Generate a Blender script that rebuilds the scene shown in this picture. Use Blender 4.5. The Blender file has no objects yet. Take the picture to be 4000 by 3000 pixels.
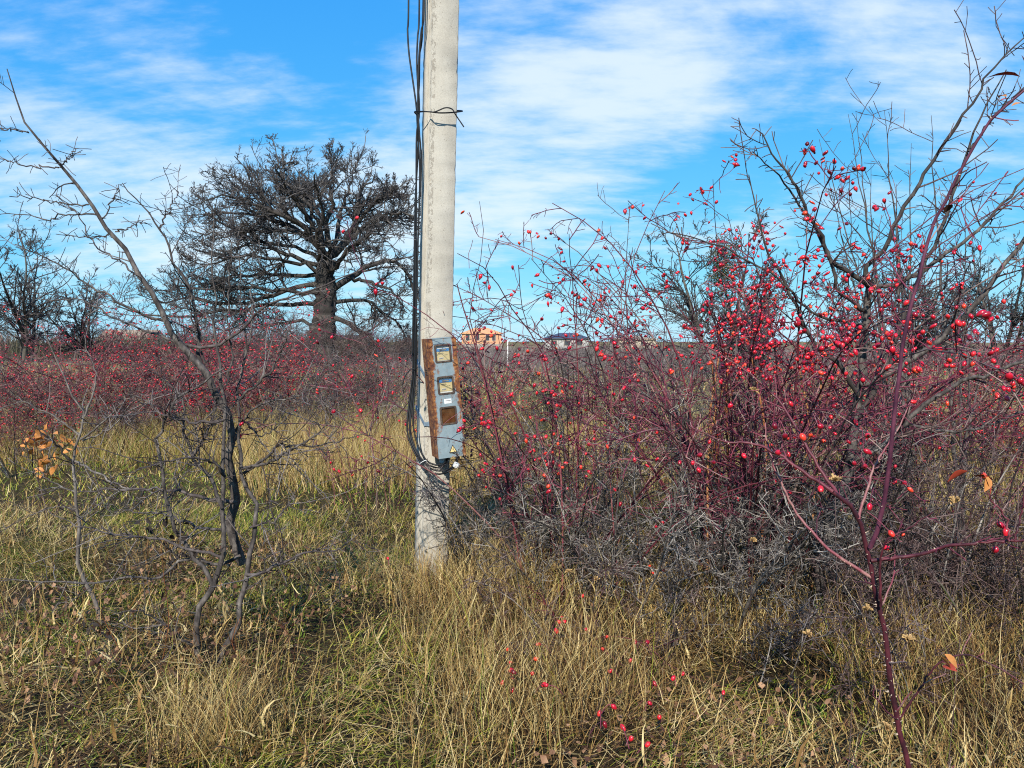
import bpy, math, random
import numpy as np
from mathutils import Vector, Matrix

sc = bpy.context.scene
COL = sc.collection
R = math.radians

# ------------------------------------------------------------------ camera
F = 3080.0                                   # focal length in pixels of a 4000 wide frame
CAM_Z = 1.6
PITCH = math.atan((1500 - 1330) / F)
cd = bpy.data.cameras.new('camera')
cd.sensor_width = 36.0
cd.lens = 36.0 * F / 4000.0
cd.clip_start = 0.05
cd.clip_end = 5000
cam = bpy.data.objects.new('camera', cd)
COL.objects.link(cam)
cam.location = (0, 0, CAM_Z)
cam.rotation_euler = (R(90) - PITCH, 0, 0)
sc.camera = cam

# ------------------------------------------------------------------ sky and sun
SUN_EL, SUN_AZ = R(36), R(189)               # azimuth from +Y towards +X: behind the camera, a little to the left
w = bpy.data.worlds.new('World')
sc.world = w
w.use_nodes = True
w.cycles.sampling_method = 'MANUAL'
w.cycles.sample_map_resolution = 512
nt = w.node_tree
N, L = nt.nodes, nt.links
N.clear()


def nd(tree, typ, **kw):
    n = tree.nodes.new(typ)
    for k, v in kw.items():
        if k.startswith('i_'):
            n.inputs[k[2:].replace('_', ' ')].default_value = v
        else:
            setattr(n, k, v)
    return n


def math_node(tree, op, a, b=None, c=None, clamp=False):
    n = tree.nodes.new('ShaderNodeMath')
    n.operation = op
    n.use_clamp = clamp
    for i, v in enumerate((a, b, c)):
        if v is None:
            continue
        if isinstance(v, (int, float)):
            n.inputs[i].default_value = v
        else:
            tree.links.new(v, n.inputs[i])
    return n.outputs[0]


out = nd(nt, 'ShaderNodeOutputWorld')
bg = nd(nt, 'ShaderNodeBackground')
bg.inputs['Strength'].default_value = 0.085
sky = nd(nt, 'ShaderNodeTexSky', sky_type='NISHITA', sun_disc=False)
sky.sun_elevation = SUN_EL
sky.sun_rotation = SUN_AZ
sky.altitude = 600
sky.air_density = 1.0
sky.dust_density = 0.3
sky.ozone_density = 3.0
# the phone's colour response: a deeper, cooler blue than the raw sky
sr = nd(nt, 'ShaderNodeSeparateColor')
L.new(sky.outputs[0], sr.inputs[0])
hs = nd(nt, 'ShaderNodeCombineColor')
for k_, (gain, pw) in enumerate(((0.35, 1.12), (2.05, 0.56), (6.6, 0.14))):
    L.new(math_node(nt, 'MULTIPLY', math_node(nt, 'POWER', math_node(nt, 'MAXIMUM', sr.outputs[k_], 0.001), pw), gain), hs.inputs[k_])
tc = nd(nt, 'ShaderNodeTexCoord')
sp = nd(nt, 'ShaderNodeSeparateXYZ')
L.new(tc.outputs['Generated'], sp.inputs[0])
dx, dy, dz = sp.outputs
# clouds: a high layer, seen in perspective
zz = math_node(nt, 'MAXIMUM', math_node(nt, 'ADD', dz, 0.24), 0.05)
cx = math_node(nt, 'DIVIDE', dx, zz)
cy = math_node(nt, 'DIVIDE', dy, zz)
cb = nd(nt, 'ShaderNodeCombineXYZ')
L.new(cx, cb.inputs[0])
L.new(cy, cb.inputs[1])
mp = nd(nt, 'ShaderNodeMapping')
mp.inputs['Rotation'].default_value = (0, 0, R(-28))
mp.inputs['Scale'].default_value = (0.8, 1.0, 1)
L.new(cb.outputs[0], mp.inputs[0])
n1 = nd(nt, 'ShaderNodeTexNoise')
n1.inputs['Scale'].default_value = 2.0
n1.inputs['Detail'].default_value = 9
n1.inputs['Roughness'].default_value = 0.58
n1.inputs['Distortion'].default_value = 0.35
L.new(mp.outputs[0], n1.inputs['Vector'])
mp2 = nd(nt, 'ShaderNodeMapping')
mp2.inputs['Rotation'].default_value = (0, 0, R(25))
mp2.inputs['Scale'].default_value = (1.6, 3.6, 1)
L.new(cb.outputs[0], mp2.inputs[0])
n2 = nd(nt, 'ShaderNodeTexNoise')
n2.inputs['Scale'].default_value = 3.4
n2.inputs['Detail'].default_value = 6
n2.inputs['Roughness'].default_value = 0.6
L.new(mp2.outputs[0], n2.inputs['Vector'])
dens = math_node(nt, 'ADD', math_node(nt, 'MULTIPLY', n1.outputs[0], 0.66), math_node(nt, 'MULTIPLY', n2.outputs[0], 0.36))
# cloud banks that hang over this side of the sky (direction, size, slope)
ysafe = math_node(nt, 'MAXIMUM', dy, 0.05)
gu = math_node(nt, 'DIVIDE', dx, ysafe)
gv = math_node(nt, 'DIVIDE', dz, ysafe)
BANKS = [  # px, py, half-width, half-height, slope deg, weight
    (2550, 200, 900, 300, 25, 0.176), (2150, 720, 900, 230, 18, 0.203), (3600, 250, 500, 260, 30, 0.135),
    (500, 620, 900, 260, -22, 0.176), (900, 330, 500, 130, -20, 0.121), (300, 950, 900, 160, 0, 0.095),
    (1350, 620, 300, 150, -25, 0.081), (2900, 900, 700, 150, 15, 0.068), (3800, 800, 400, 110, 18, 0.081),
    (1300, 420, 300, 260, 40, -0.12), (2900, 620, 420, 120, 18, -0.13), (100, 330, 520, 160, -10, -0.09),
    (1300, 60, 420, 110, 0, -0.10), (3450, 900, 420, 120, 15, -0.07), (2500, 1020, 800, 120, 0, -0.09), (3300, 480, 260, 130, 40, -0.10)]
for px, py, hw, hh, sl, wt in BANKS:
    u0 = (px - 2000) / F
    v0 = (1330 - py) / F
    s, c = math.sin(R(sl)), math.cos(R(sl))
    du = math_node(nt, 'SUBTRACT', gu, u0)
    dv = math_node(nt, 'SUBTRACT', gv, v0)
    a = math_node(nt, 'DIVIDE', math_node(nt, 'ADD', math_node(nt, 'MULTIPLY', du, c), math_node(nt, 'MULTIPLY', dv, s)), hw / F)
    b = math_node(nt, 'DIVIDE', math_node(nt, 'SUBTRACT', math_node(nt, 'MULTIPLY', dv, c), math_node(nt, 'MULTIPLY', du, s)), hh / F)
    q = math_node(nt, 'ADD', math_node(nt, 'MULTIPLY', a, a), math_node(nt, 'MULTIPLY', b, b))
    g = math_node(nt, 'EXPONENT', math_node(nt, 'MULTIPLY', q, -1.0))
    dens = math_node(nt, 'ADD', dens, math_node(nt, 'MULTIPLY', g, wt))
cr = nd(nt, 'ShaderNodeMapRange', interpolation_type='SMOOTHSTEP')
cr.inputs['From Min'].default_value = 0.47
cr.inputs['From Max'].default_value = 0.78
cr.inputs['To Max'].default_value = 0.80
L.new(dens, cr.inputs['Value'])
mx = nd(nt, 'ShaderNodeMix', data_type='RGBA')
L.new(cr.outputs[0], mx.inputs['Factor'])
L.new(hs.outputs[0], mx.inputs['A'])
mx.inputs['B'].default_value = (7.4, 8.3, 9.0, 1)
L.new(mx.outputs['Result'], bg.inputs['Color'])
L.new(bg.outputs[0], out.inputs[0])

sd = bpy.data.lights.new('sun', 'SUN')
sd.energy = 4.9
sd.angle = R(0.5)
sd.color = (1.0, 0.95, 0.86)
sun = bpy.data.objects.new('sun', sd)
COL.objects.link(sun)
sdir = Vector((math.sin(SUN_AZ) * math.cos(SUN_EL), math.cos(SUN_AZ) * math.cos(SUN_EL), math.sin(SUN_EL)))
sun.rotation_euler = (-sdir).to_track_quat('-Z', 'Y').to_euler()
sun.location = (6, -10, 12)

vs = sc.view_settings
vs.view_transform = 'Standard'
vs.look = 'None'
vs.exposure = 0.5
vs.gamma = 1.0
vs.use_curve_mapping = False
sc.render.engine = 'CYCLES'
cy_ = sc.cycles
cy_.max_bounces = 5
cy_.diffuse_bounces = 3
cy_.glossy_bounces = 2
cy_.transparent_max_bounces = 8
cy_.transmission_bounces = 3
cy_.use_denoising = False
cy_.filter_width = 1.1
cy_.caustics_reflective = False
cy_.caustics_refractive = False
sc.render.threads_mode = 'AUTO'

# ------------------------------------------------------------------ helpers
ST, CT = math.sin(PITCH), math.cos(PITCH)


def P(px, py, D):
    """the place at world depth D (metres ahead) that the photo shows at this pixel"""
    u, v = (px - 2000) / F, (1500 - py) / F
    d = np.array([u, CT + v * ST, -ST + v * CT])
    return np.array([0, 0, CAM_Z]) + d * (D / d[1])


def gz(x, y):
    x = np.asarray(x, float)
    y = np.asarray(y, float)
    s = np.clip((y - 140) / 80, 0, 1)
    return (0.035 * np.sin(x * 1.3 + 0.7) * np.cos(y * 1.1) + 0.02 * np.sin(x * 2.9 + y * 2.3)
            + 0.12 * np.sin(x * 0.11 + 1) * np.sin(y * 0.09) * np.clip((y - 8) / 20, 0, 1) - 2.4 * s * s * (3 - 2 * s))


def on_ground(px, D):
    x = (px - 2000) / F * D
    return np.array([x, D, float(gz(x, D))])


def norm(v):
    return v / np.maximum(np.linalg.norm(v, axis=-1, keepdims=True), 1e-9)


def mesh_np(name, V, faces, tone=None, smooth=True):
    """faces: an (n,3) or (n,4) int array"""
    me = bpy.data.meshes.new(name)
    V = np.ascontiguousarray(V, dtype=np.float32)
    faces = np.ascontiguousarray(faces, dtype=np.int32)
    k = faces.shape[1]
    me.vertices.add(len(V))
    me.vertices.foreach_set('co', V.ravel())
    me.loops.add(faces.size)
    me.loops.foreach_set('vertex_index', faces.ravel())
    me.polygons.add(len(faces))
    me.polygons.foreach_set('loop_start', np.arange(0, faces.size, k, dtype=np.int32))
    if smooth:
        me.polygons.foreach_set('use_smooth', np.ones(len(faces), dtype=bool))
    if tone is not None:
        at = me.attributes.new('tone', 'FLOAT', 'POINT')
        at.data.foreach_set('value', np.ascontiguousarray(tone, dtype=np.float32))
    me.update(calc_edges=True)
    return me


class MB:
    """collects loose geometry: boxes, prisms, lathes; each item keeps its own material index"""

    def __init__(self):
        self.v, self.f, self.m = [], [], []

    def add(self, verts, faces, mi=0):
        o = len(self.v)
        self.v += [tuple(map(float, p)) for p in verts]
        self.f += [tuple(i + o for i in q) for q in faces]
        self.m += [mi] * len(faces)
        return self

    def box(self, c, s, mi=0):
        x, y, z = c
        a, b, d = s[0] / 2, s[1] / 2, s[2] / 2
        v = [(x + i * a, y + j * b, z + k * d) for k in (-1, 1) for j in (-1, 1) for i in (-1, 1)]
        return self.add(v, [(0, 2, 3, 1), (4, 5, 7, 6), (0, 1, 5, 4), (2, 6, 7, 3), (0, 4, 6, 2), (1, 3, 7, 5)], mi)

    def prism(self, poly, y0, y1, mi=0):
        """poly in the local XZ plane, pushed from y0 to y1"""
        n = len(poly)
        v = [(p[0], y0, p[1]) for p in poly] + [(p[0], y1, p[1]) for p in poly]
        f = [tuple(range(n)), tuple(range(2 * n - 1, n - 1, -1))]
        f += [(i, i + n, (i + 1) % n + n, (i + 1) % n) for i in range(n)]
        return self.add(v, f, mi)

    def mesh(self, name, smooth=False):
        me = bpy.data.meshes.new(name)
        me.from_pydata(self.v, [], self.f)
        for p, mi in zip(me.polygons, self.m):
            p.material_index = mi
            p.use_smooth = smooth
        me.update()
        return me


def tag(o, label=None, cat=None, group=None, kind=None):
    if label:
        o['label'] = label
    if cat:
        o['category'] = cat
    if group:
        o['group'] = group
    if kind:
        o['kind'] = kind
    return o


def ob(name, me, mats=None, parent=None, loc=None, rot=None, **kw):
    o = bpy.data.objects.new(name, me)
    COL.objects.link(o)
    if mats is not None and me is not None and len(me.materials) == 0:
        for m in (mats if isinstance(mats, (list, tuple)) else [mats]):
            me.materials.append(m)
    if parent is not None:
        o.parent = parent
    if loc is not None:
        o.location = loc
    if rot is not None:
        o.rotation_euler = rot
    return tag(o, **kw)


def thing(name, loc, label, cat, group=None, rot=None):
    return ob(name, None, loc=tuple(map(float, loc)), rot=rot, label=label, cat=cat, group=group)


def bevel(o, wd=0.004, seg=2):
    m = o.modifiers.new('bevel', 'BEVEL')
    m.width = wd
    m.segments = seg
    m.limit_method = 'ANGLE'
    return o


# ---- branches are batches: points (B,P,3) and radii (B,P)
def smooth_path(pts, n):
    pts = np.asarray(pts, float)
    if len(pts) == 2:
        t = np.linspace(0, 1, n)[:, None]
        return pts[0] * (1 - t) + pts[1] * t
    q = np.vstack([2 * pts[0] - pts[1], pts, 2 * pts[-1] - pts[-2]])
    dense = []
    for i in range(1, len(q) - 2):
        p0, p1, p2, p3 = q[i - 1:i + 3]
        for t in np.linspace(0, 1, 8, endpoint=False):
            dense.append(0.5 * (2 * p1 + (p2 - p0) * t + (2 * p0 - 5 * p1 + 4 * p2 - p3) * t * t + (3 * p1 - p0 - 3 * p2 + p3) * t ** 3))
    dense.append(pts[-1])
    dense = np.array(dense)
    s = np.concatenate([[0], np.cumsum(np.linalg.norm(np.diff(dense, axis=0), axis=1))])
    u = np.linspace(0, s[-1], n)
    return np.stack([np.interp(u, s, dense[:, k]) for k in range(3)], 1)


def grow(rng, start, d, length, n, wig=0.1, bias=(0, 0, 0), ramp=0.0):
    """batch of wandering branches; bias is added to the heading on each step (ramp: more towards the tip)"""
    B = len(start)
    d = norm(np.array(d, float))
    pts = np.zeros((B, n, 3))
    pts[:, 0] = start
    step = (np.asarray(length, float) / (n - 1)).reshape(-1, 1)
    bias = np.asarray(bias, float)
    for i in range(1, n):
        d = norm(d + rng.normal(0, wig, (B, 3)) + bias * (1 + ramp * i / n))
        pts[:, i] = pts[:, i - 1] + d * step
    return pts


def taper(r0, r1, n, power=1.0):
    t = np.linspace(0, 1, n) ** power
    return np.asarray(r0)[:, None] * (1 - t) + np.asarray(r1)[:, None] * t


def spawn(rng, pts, rad, per, t0, t1, lrange, ang=(35, 70), n=5, wig=0.12, bias=(0, 0, 0), rs=0.6, tip=0.0008, rel=True, rmax=None, flip=None, short=0.5):
    """side branches on every branch of a batch"""
    B, Pn = rad.shape
    cnt = np.full(B, int(per)) + (rng.random(B) < (per - int(per)))
    idx = np.repeat(np.arange(B), cnt)
    M = len(idx)
    t = rng.uniform(t0, t1, M)
    f = t * (Pn - 1)
    i0 = np.minimum(f.astype(int), Pn - 2)
    fr = (f - i0)[:, None]
    a, b = pts[idx, i0], pts[idx, i0 + 1]
    pos = a * (1 - fr) + b * fr
    tan = norm(b - a)
    lr = rad[idx, i0] * (1 - fr[:, 0]) + rad[idx, i0 + 1] * fr[:, 0]
    rv = norm(rng.normal(0, 1, (M, 3)))
    perp = norm(rv - (rv * tan).sum(1, keepdims=True) * tan)
    th = np.radians(rng.uniform(ang[0], ang[1], M))[:, None]
    d = np.cos(th) * tan + np.sin(th) * perp
    ln = rng.uniform(lrange[0], lrange[1], M)
    if rel:
        ln = ln * np.linalg.norm(np.diff(pts, axis=1), axis=2).sum(1)[idx] * (1 - short * t)
    out = grow(rng, pos, d, ln, n, wig, bias)
    r0 = lr * rs
    if rmax is not None:
        r0 = np.minimum(r0, rmax)
    r0 = np.maximum(r0, tip)
    return out, taper(r0, np.minimum(r0, np.full(M, tip)), n)


def tube_arrays(pts, rad, S):
    B, n = rad.shape
    tan = norm(np.gradient(pts, axis=1))
    mean = np.abs(norm(pts[:, -1] - pts[:, 0]))
    ref = np.zeros((B, 3))
    ref[np.arange(B), np.argmin(mean, 1)] = 1
    u = norm(np.cross(tan, ref[:, None, :]))
    v = np.cross(tan, u)
    a = np.arange(S) * 2 * np.pi / S
    ring = u[:, :, None, :] * np.cos(a)[None, None, :, None] + v[:, :, None, :] * np.sin(a)[None, None, :, None]
    V = pts[:, :, None, :] + ring * rad[:, :, None, None]
    base = np.arange(B)[:, None, None] * (n * S) + np.arange(n - 1)[None, :, None] * S
    j = np.arange(S)[None, None, :]
    j2 = (j + 1) % S
    Q = np.stack([base + j, base + j2, base + S + j2, base + S + j], -1).reshape(-1, 4)
    return V.reshape(-1, 3), Q


def tubes(name, batches, origin=(0, 0, 0), rng=None, tones=None):
    """batches: list of (pts, rad, sides) joined into one mesh"""
    Vs, Qs, Ts, o = [], [], [], 0
    for k, (p, r, S) in enumerate(batches):
        if len(p) == 0:
            continue
        V, Q = tube_arrays(p, r, S)
        Vs.append(V)
        Qs.append(Q + o)
        tn = (rng.random(len(p)) if rng is not None else np.full(len(p), 0.5))
        if tones is not None:
            tn = tn * (tones[k][1] - tones[k][0]) + tones[k][0]
        Ts.append(np.repeat(tn, r.shape[1] * S))
        o += len(V)
    return mesh_np(name, np.concatenate(Vs) - np.asarray(origin), np.concatenate(Qs), np.concatenate(Ts))


def ribbons(rng, pos, az, height, lean, curve, width, n=4, droop=0.0):
    """grass blades: (B) arrays; returns verts, quads"""
    B = len(pos)
    t = np.linspace(0, 1, n)[None, :]
    ang = lean[:, None] + curve[:, None] * t
    st = height[:, None] / (n - 1)
    dxy = np.sin(ang) * st
    dzz = np.cos(ang) * st
    hx = np.concatenate([np.zeros((B, 1)), np.cumsum(dxy[:, 1:], 1)], 1)
    hz = np.concatenate([np.zeros((B, 1)), np.cumsum(dzz[:, 1:], 1)], 1)
    side = az + rng.uniform(-0.9, 0.9, B)
    kink = (rng.normal(0, 0.04, (B, n)) + rng.normal(0, 0.28, (B, 1)) * t) * height[:, None] * t
    cxx = pos[:, 0, None] + hx * np.cos(az)[:, None] - kink * np.sin(az)[:, None]
    cyy = pos[:, 1, None] + hx * np.sin(az)[:, None] + kink * np.cos(az)[:, None]
    czz = np.maximum(pos[:, 2, None] + hz, pos[:, 2, None] + 0.004)
    wv = width[:, None] * (1 - 0.85 * t ** 1.5) / 2
    sx, sy = -np.sin(side)[:, None], np.cos(side)[:, None]
    V = np.zeros((B, n, 2, 3))
    V[:, :, 0, 0] = cxx - sx * wv
    V[:, :, 0, 1] = cyy - sy * wv
    V[:, :, 1, 0] = cxx + sx * wv
    V[:, :, 1, 1] = cyy + sy * wv
    V[:, :, :, 2] = czz[:, :, None]
    base = np.arange(B)[:, None] * (n * 2) + np.arange(n - 1)[None, :] * 2
    Q = np.stack([base, base + 1, base + 3, base + 2], -1).reshape(-1, 4)
    return V.reshape(-1, 3), Q


# ------------------------------------------------------------------ materials
def new_mat(name):
    m = bpy.data.materials.new(name)
    m.use_nodes = True
    t = m.node_tree
    b = t.nodes['Principled BSDF']
    b.inputs['Roughness'].default_value = 0.8
    return m, t, b


def ramp(tree, fac, stops):
    n = tree.nodes.new('ShaderNodeValToRGB')
    e = n.color_ramp.elements
    while len(e) < len(stops):
        e.new(0.5)
    for el, (p, c) in zip(e, stops):
        el.position = p
        el.color = (*c, 1)
    tree.links.new(fac, n.inputs[0])
    return n.outputs[0]


def noise(tree, scale, detail=4, rough=0.55, coord='Object', vec=None, dist=0.0, stretch=None):
    n = tree.nodes.new('ShaderNodeTexNoise')
    n.inputs['Scale'].default_value = scale
    n.inputs['Detail'].default_value = detail
    n.inputs['Roughness'].default_value = rough
    n.inputs['Distortion'].default_value = dist
    if vec is None:
        t = tree.nodes.new('ShaderNodeTexCoord')
        vec = t.outputs[coord]
    if stretch:
        mpn = tree.nodes.new('ShaderNodeMapping')
        mpn.inputs['Scale'].default_value = stretch
        tree.links.new(vec, mpn.inputs[0])
        vec = mpn.outputs[0]
    tree.links.new(vec, n.inputs['Vector'])
    return n.outputs[0]


def mixc(tree, fac, a, b, mode='MIX'):
    n = tree.nodes.new('ShaderNodeMix')
    n.data_type = 'RGBA'
    n.blend_type = mode
    for key, v in (('Factor', fac), ('A', a), ('B', b)):
        if isinstance(v, (int, float)):
            n.inputs[key].default_value = v
        elif isinstance(v, tuple):
            n.inputs[key].default_value = (*v, 1)
        else:
            tree.links.new(v, n.inputs[key])
    return n.outputs['Result']


def bump(tree, bsdf, h, strength=0.4, dist=0.01):
    b = tree.nodes.new('ShaderNodeBump')
    b.inputs['Strength'].default_value = strength
    b.inputs['Distance'].default_value = dist
    tree.links.new(h, b.inputs['Height'])
    tree.links.new(b.outputs[0], bsdf.inputs['Normal'])


def attr(tree, name='tone'):
    n = tree.nodes.new('ShaderNodeAttribute')
    n.attribute_name = name
    return n.outputs['Fac']


def bark(name, stops, scale=30, rough=0.75, bmp=0.5, spec=0.3, bdist=0.004):
    m, t, b = new_mat(name)
    nz = noise(t, scale, 5, 0.65, stretch=(1, 1, 0.45))
    at = attr(t)
    f = math_node(t, 'ADD', math_node(t, 'MULTIPLY', nz, 1.5), math_node(t, 'MULTIPLY', math_node(t, 'SUBTRACT', at, 0.5), 0.95))
    f = math_node(t, 'SUBTRACT', f, 0.25, clamp=True)
    t.links.new(ramp(t, f, stops), b.inputs['Base Color'])
    b.inputs['Roughness'].default_value = rough
    b.inputs['Specular IOR Level'].default_value = spec
    if bmp:
        bump(t, b, nz, bmp, bdist)
    return m


def flat(name, c, rough=0.6, spec=0.4, metal=0.0, var=0.15, scale=20):
    m, t, b = new_mat(name)
    nz = noise(t, scale, 3)
    lo = tuple(x * (1 - var) for x in c)
    hi = tuple(min(1, x * (1 + var)) for x in c)
    t.links.new(ramp(t, nz, [(0.3, lo), (0.7, hi)]), b.inputs['Base Color'])
    b.inputs['Roughness'].default_value = rough
    b.inputs['Specular IOR Level'].default_value = spec
    b.inputs['Metallic'].default_value = metal
    return m


M = {}
M['bark_grey'] = bark('bark_grey', [(0.2, (0.014, 0.011, 0.010)), (0.45, (0.055, 0.045, 0.040)), (0.7, (0.13, 0.11, 0.095)), (1.0, (0.33, 0.29, 0.25))], 38)
M['bark_dark'] = bark('bark_dark', [(0.0, (0.012, 0.010, 0.010)), (0.5, (0.045, 0.036, 0.032)), (1.0, (0.14, 0.12, 0.10))], 40)
M['twig_grey'] = bark('twig_grey', [(0.0, (0.02, 0.014, 0.014)), (0.45, (0.06, 0.046, 0.042)), (1.0, (0.20, 0.17, 0.155))], 25, bmp=0)
M['twig_pale'] = bark('twig_pale', [(0.0, (0.03, 0.024, 0.020)), (0.5, (0.12, 0.10, 0.085)), (1.0, (0.36, 0.32, 0.27))], 25, bmp=0)
M['twig_brown'] = bark('twig_brown', [(0.0, (0.03, 0.014, 0.014)), (0.5, (0.085, 0.05, 0.045)), (1.0, (0.20, 0.14, 0.12))], 25, bmp=0)
M['oak_bark'] = bark('oak_bark', [(0.0, (0.014, 0.012, 0.011)), (0.5, (0.042, 0.036, 0.032)), (1.0, (0.12, 0.105, 0.085))], 1.6, bmp=0.8, bdist=0.08)
M['oak_twig'] = bark('oak_twig', [(0.0, (0.022, 0.019, 0.018)), (0.5, (0.052, 0.046, 0.046)), (1.0, (0.14, 0.125, 0.115))], 2, bmp=0)
M['rose_stem'] = bark('rose_stem', [(0.0, (0.03, 0.008, 0.012)), (0.4, (0.11, 0.022, 0.030)), (0.75, (0.19, 0.045, 0.055)), (1.0, (0.28, 0.14, 0.12))], 30, rough=0.5, bmp=0.15)
M['rose_purple'] = bark('rose_purple', [(0.1, (0.05, 0.014, 0.028)), (0.5, (0.13, 0.036, 0.060)), (0.9, (0.24, 0.10, 0.12))], 30, rough=0.45, bmp=0.1)
M['rose_twig'] = bark('rose_twig', [(0.0, (0.035, 0.010, 0.018)), (0.45, (0.13, 0.020, 0.042)), (0.8, (0.22, 0.05, 0.07)), (1.0, (0.30, 0.20, 0.17))], 12, bmp=0)
M['rose_far'] = bark('rose_far', [(0.0, (0.04, 0.014, 0.018)), (0.45, (0.13, 0.028, 0.04)), (0.75, (0.19, 0.07, 0.07)), (1.0, (0.30, 0.18, 0.15))], 5, bmp=0)
M['cane_orange'] = bark('cane_orange', [(0.0, (0.09, 0.03, 0.012)), (0.5, (0.25, 0.09, 0.03)), (1.0, (0.42, 0.20, 0.08))], 25, bmp=0.1)
M['scrub'] = bark('scrub', [(0.0, (0.05, 0.04, 0.04)), (0.5, (0.13, 0.105, 0.10)), (1.0, (0.26, 0.21, 0.19))], 1, bmp=0)
M['thorn'] = flat('thorn', (0.50, 0.38, 0.27), 0.5, var=0.4)
M['leaf_brown'] = bark('leaf_brown', [(0.0, (0.05, 0.02, 0.012)), (0.5, (0.16, 0.075, 0.035)), (1.0, (0.33, 0.19, 0.10))], 15, bmp=0)
M['leaf_dark'] = flat('leaf_dark', (0.025, 0.018, 0.015), 0.7, 0.2)
M['leaf_orange'] = flat('leaf_orange', (0.50, 0.20, 0.05), 0.6, 0.3, var=0.4)
M['leaf_red'] = flat('leaf_red', (0.42, 0.06, 0.03), 0.55, 0.3, var=0.4)
M['umbel'] = flat('umbel', (0.42, 0.27, 0.12), 0.9, 0.1, var=0.4, scale=80)


def hip_mat():
    m, t, b = new_mat('hip_red')
    oi = t.nodes.new('ShaderNodeObjectInfo')
    f = math_node(t, 'FRACT', math_node(t, 'ADD', oi.outputs['Random'], attr(t)))
    c = ramp(t, f, [(0.0, (0.10, 0.006, 0.012)), (0.2, (0.36, 0.008, 0.022)), (0.55, (0.55, 0.012, 0.028)), (0.85, (0.60, 0.022, 0.025)), (1.0, (0.64, 0.07, 0.02))])
    t.links.new(c, b.inputs['Base Color'])
    b.inputs['Roughness'].default_value = 0.28
    b.inputs['Specular IOR Level'].default_value = 0.5
    b.inputs['Subsurface Weight'].default_value = 0.0
    return m


M['hip'] = hip_mat()
M['hip_tip'] = flat('hip_tip', (0.03, 0.015, 0.012), 0.8, 0.2)


def grass_mat():
    m, t, b = new_mat('grass')
    f = attr(t)
    c = ramp(t, f, [(0.0, (0.026, 0.015, 0.009)), (0.16, (0.11, 0.055, 0.024)), (0.30, (0.33, 0.185, 0.058)), (0.46, (0.50, 0.345, 0.12)), (0.60, (0.72, 0.56, 0.27)),
                    (0.68, (0.50, 0.42, 0.06)), (0.80, (0.27, 0.30, 0.032)), (1.0, (0.085, 0.165, 0.016))])
    nz = noise(t, 40, 2)
    c = mixc(t, 0.35, c, ramp(t, nz, [(0.3, (0.45, 0.42, 0.38)), (0.7, (1, 1, 1))]), 'MULTIPLY')
    t.links.new(c, b.inputs['Base Color'])
    b.inputs['Roughness'].default_value = 0.6
    b.inputs['Specular IOR Level'].default_value = 0.25
    tr = t.nodes.new('ShaderNodeBsdfTranslucent')
    t.links.new(c, tr.inputs[0])
    ms = t.nodes.new('ShaderNodeMixShader')
    ms.inputs[0].default_value = 0.2
    t.links.new(b.outputs[0], ms.inputs[1])
    t.links.new(tr.outputs[0], ms.inputs[2])
    t.links.new(ms.outputs[0], t.nodes['Material Output'].inputs[0])
    return m


M['grass'] = grass_mat()


def ground_mat():
    m, t, b = new_mat('soil_and_thatch')
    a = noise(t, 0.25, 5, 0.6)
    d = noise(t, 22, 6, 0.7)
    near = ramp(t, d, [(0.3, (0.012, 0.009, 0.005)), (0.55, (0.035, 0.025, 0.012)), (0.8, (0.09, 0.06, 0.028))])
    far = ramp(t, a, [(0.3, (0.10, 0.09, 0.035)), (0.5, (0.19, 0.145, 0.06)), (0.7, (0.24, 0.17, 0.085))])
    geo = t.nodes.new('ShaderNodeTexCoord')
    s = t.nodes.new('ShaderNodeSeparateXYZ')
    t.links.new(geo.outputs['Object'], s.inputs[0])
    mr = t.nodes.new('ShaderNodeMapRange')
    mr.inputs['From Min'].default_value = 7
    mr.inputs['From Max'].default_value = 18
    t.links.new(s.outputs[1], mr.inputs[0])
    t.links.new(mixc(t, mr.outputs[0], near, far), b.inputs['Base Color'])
    b.inputs['Roughness'].default_value = 0.95
    b.inputs['Specular IOR Level'].default_value = 0.1
    bump(t, b, d, 0.7, 0.03)
    return m


M['ground'] = ground_mat()

# ------------------------------------------------------------------ ground
gx = np.concatenate([np.linspace(-900, -60, 14), np.linspace(-50, -10, 20), np.linspace(-9.5, 9.5, 60), np.linspace(10, 50, 20), np.linspace(60, 900, 14)])
gy = np.concatenate([np.linspace(-60, 0, 6), np.linspace(1, 20, 60), np.linspace(21, 80, 40), np.linspace(90, 260, 24), np.linspace(300, 2500, 12)])
GX, GY = np.meshgrid(gx, gy)
V = np.stack([GX, GY, gz(GX, GY)], -1).reshape(-1, 3)
nx = len(gx)
ii = (np.arange(len(gy) - 1)[:, None] * nx + np.arange(nx - 1)[None, :]).ravel()
ob('ground', mesh_np('ground', V, np.stack([ii, ii + 1, ii + nx + 1, ii + nx], 1)), M['ground'], kind='structure')


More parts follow.
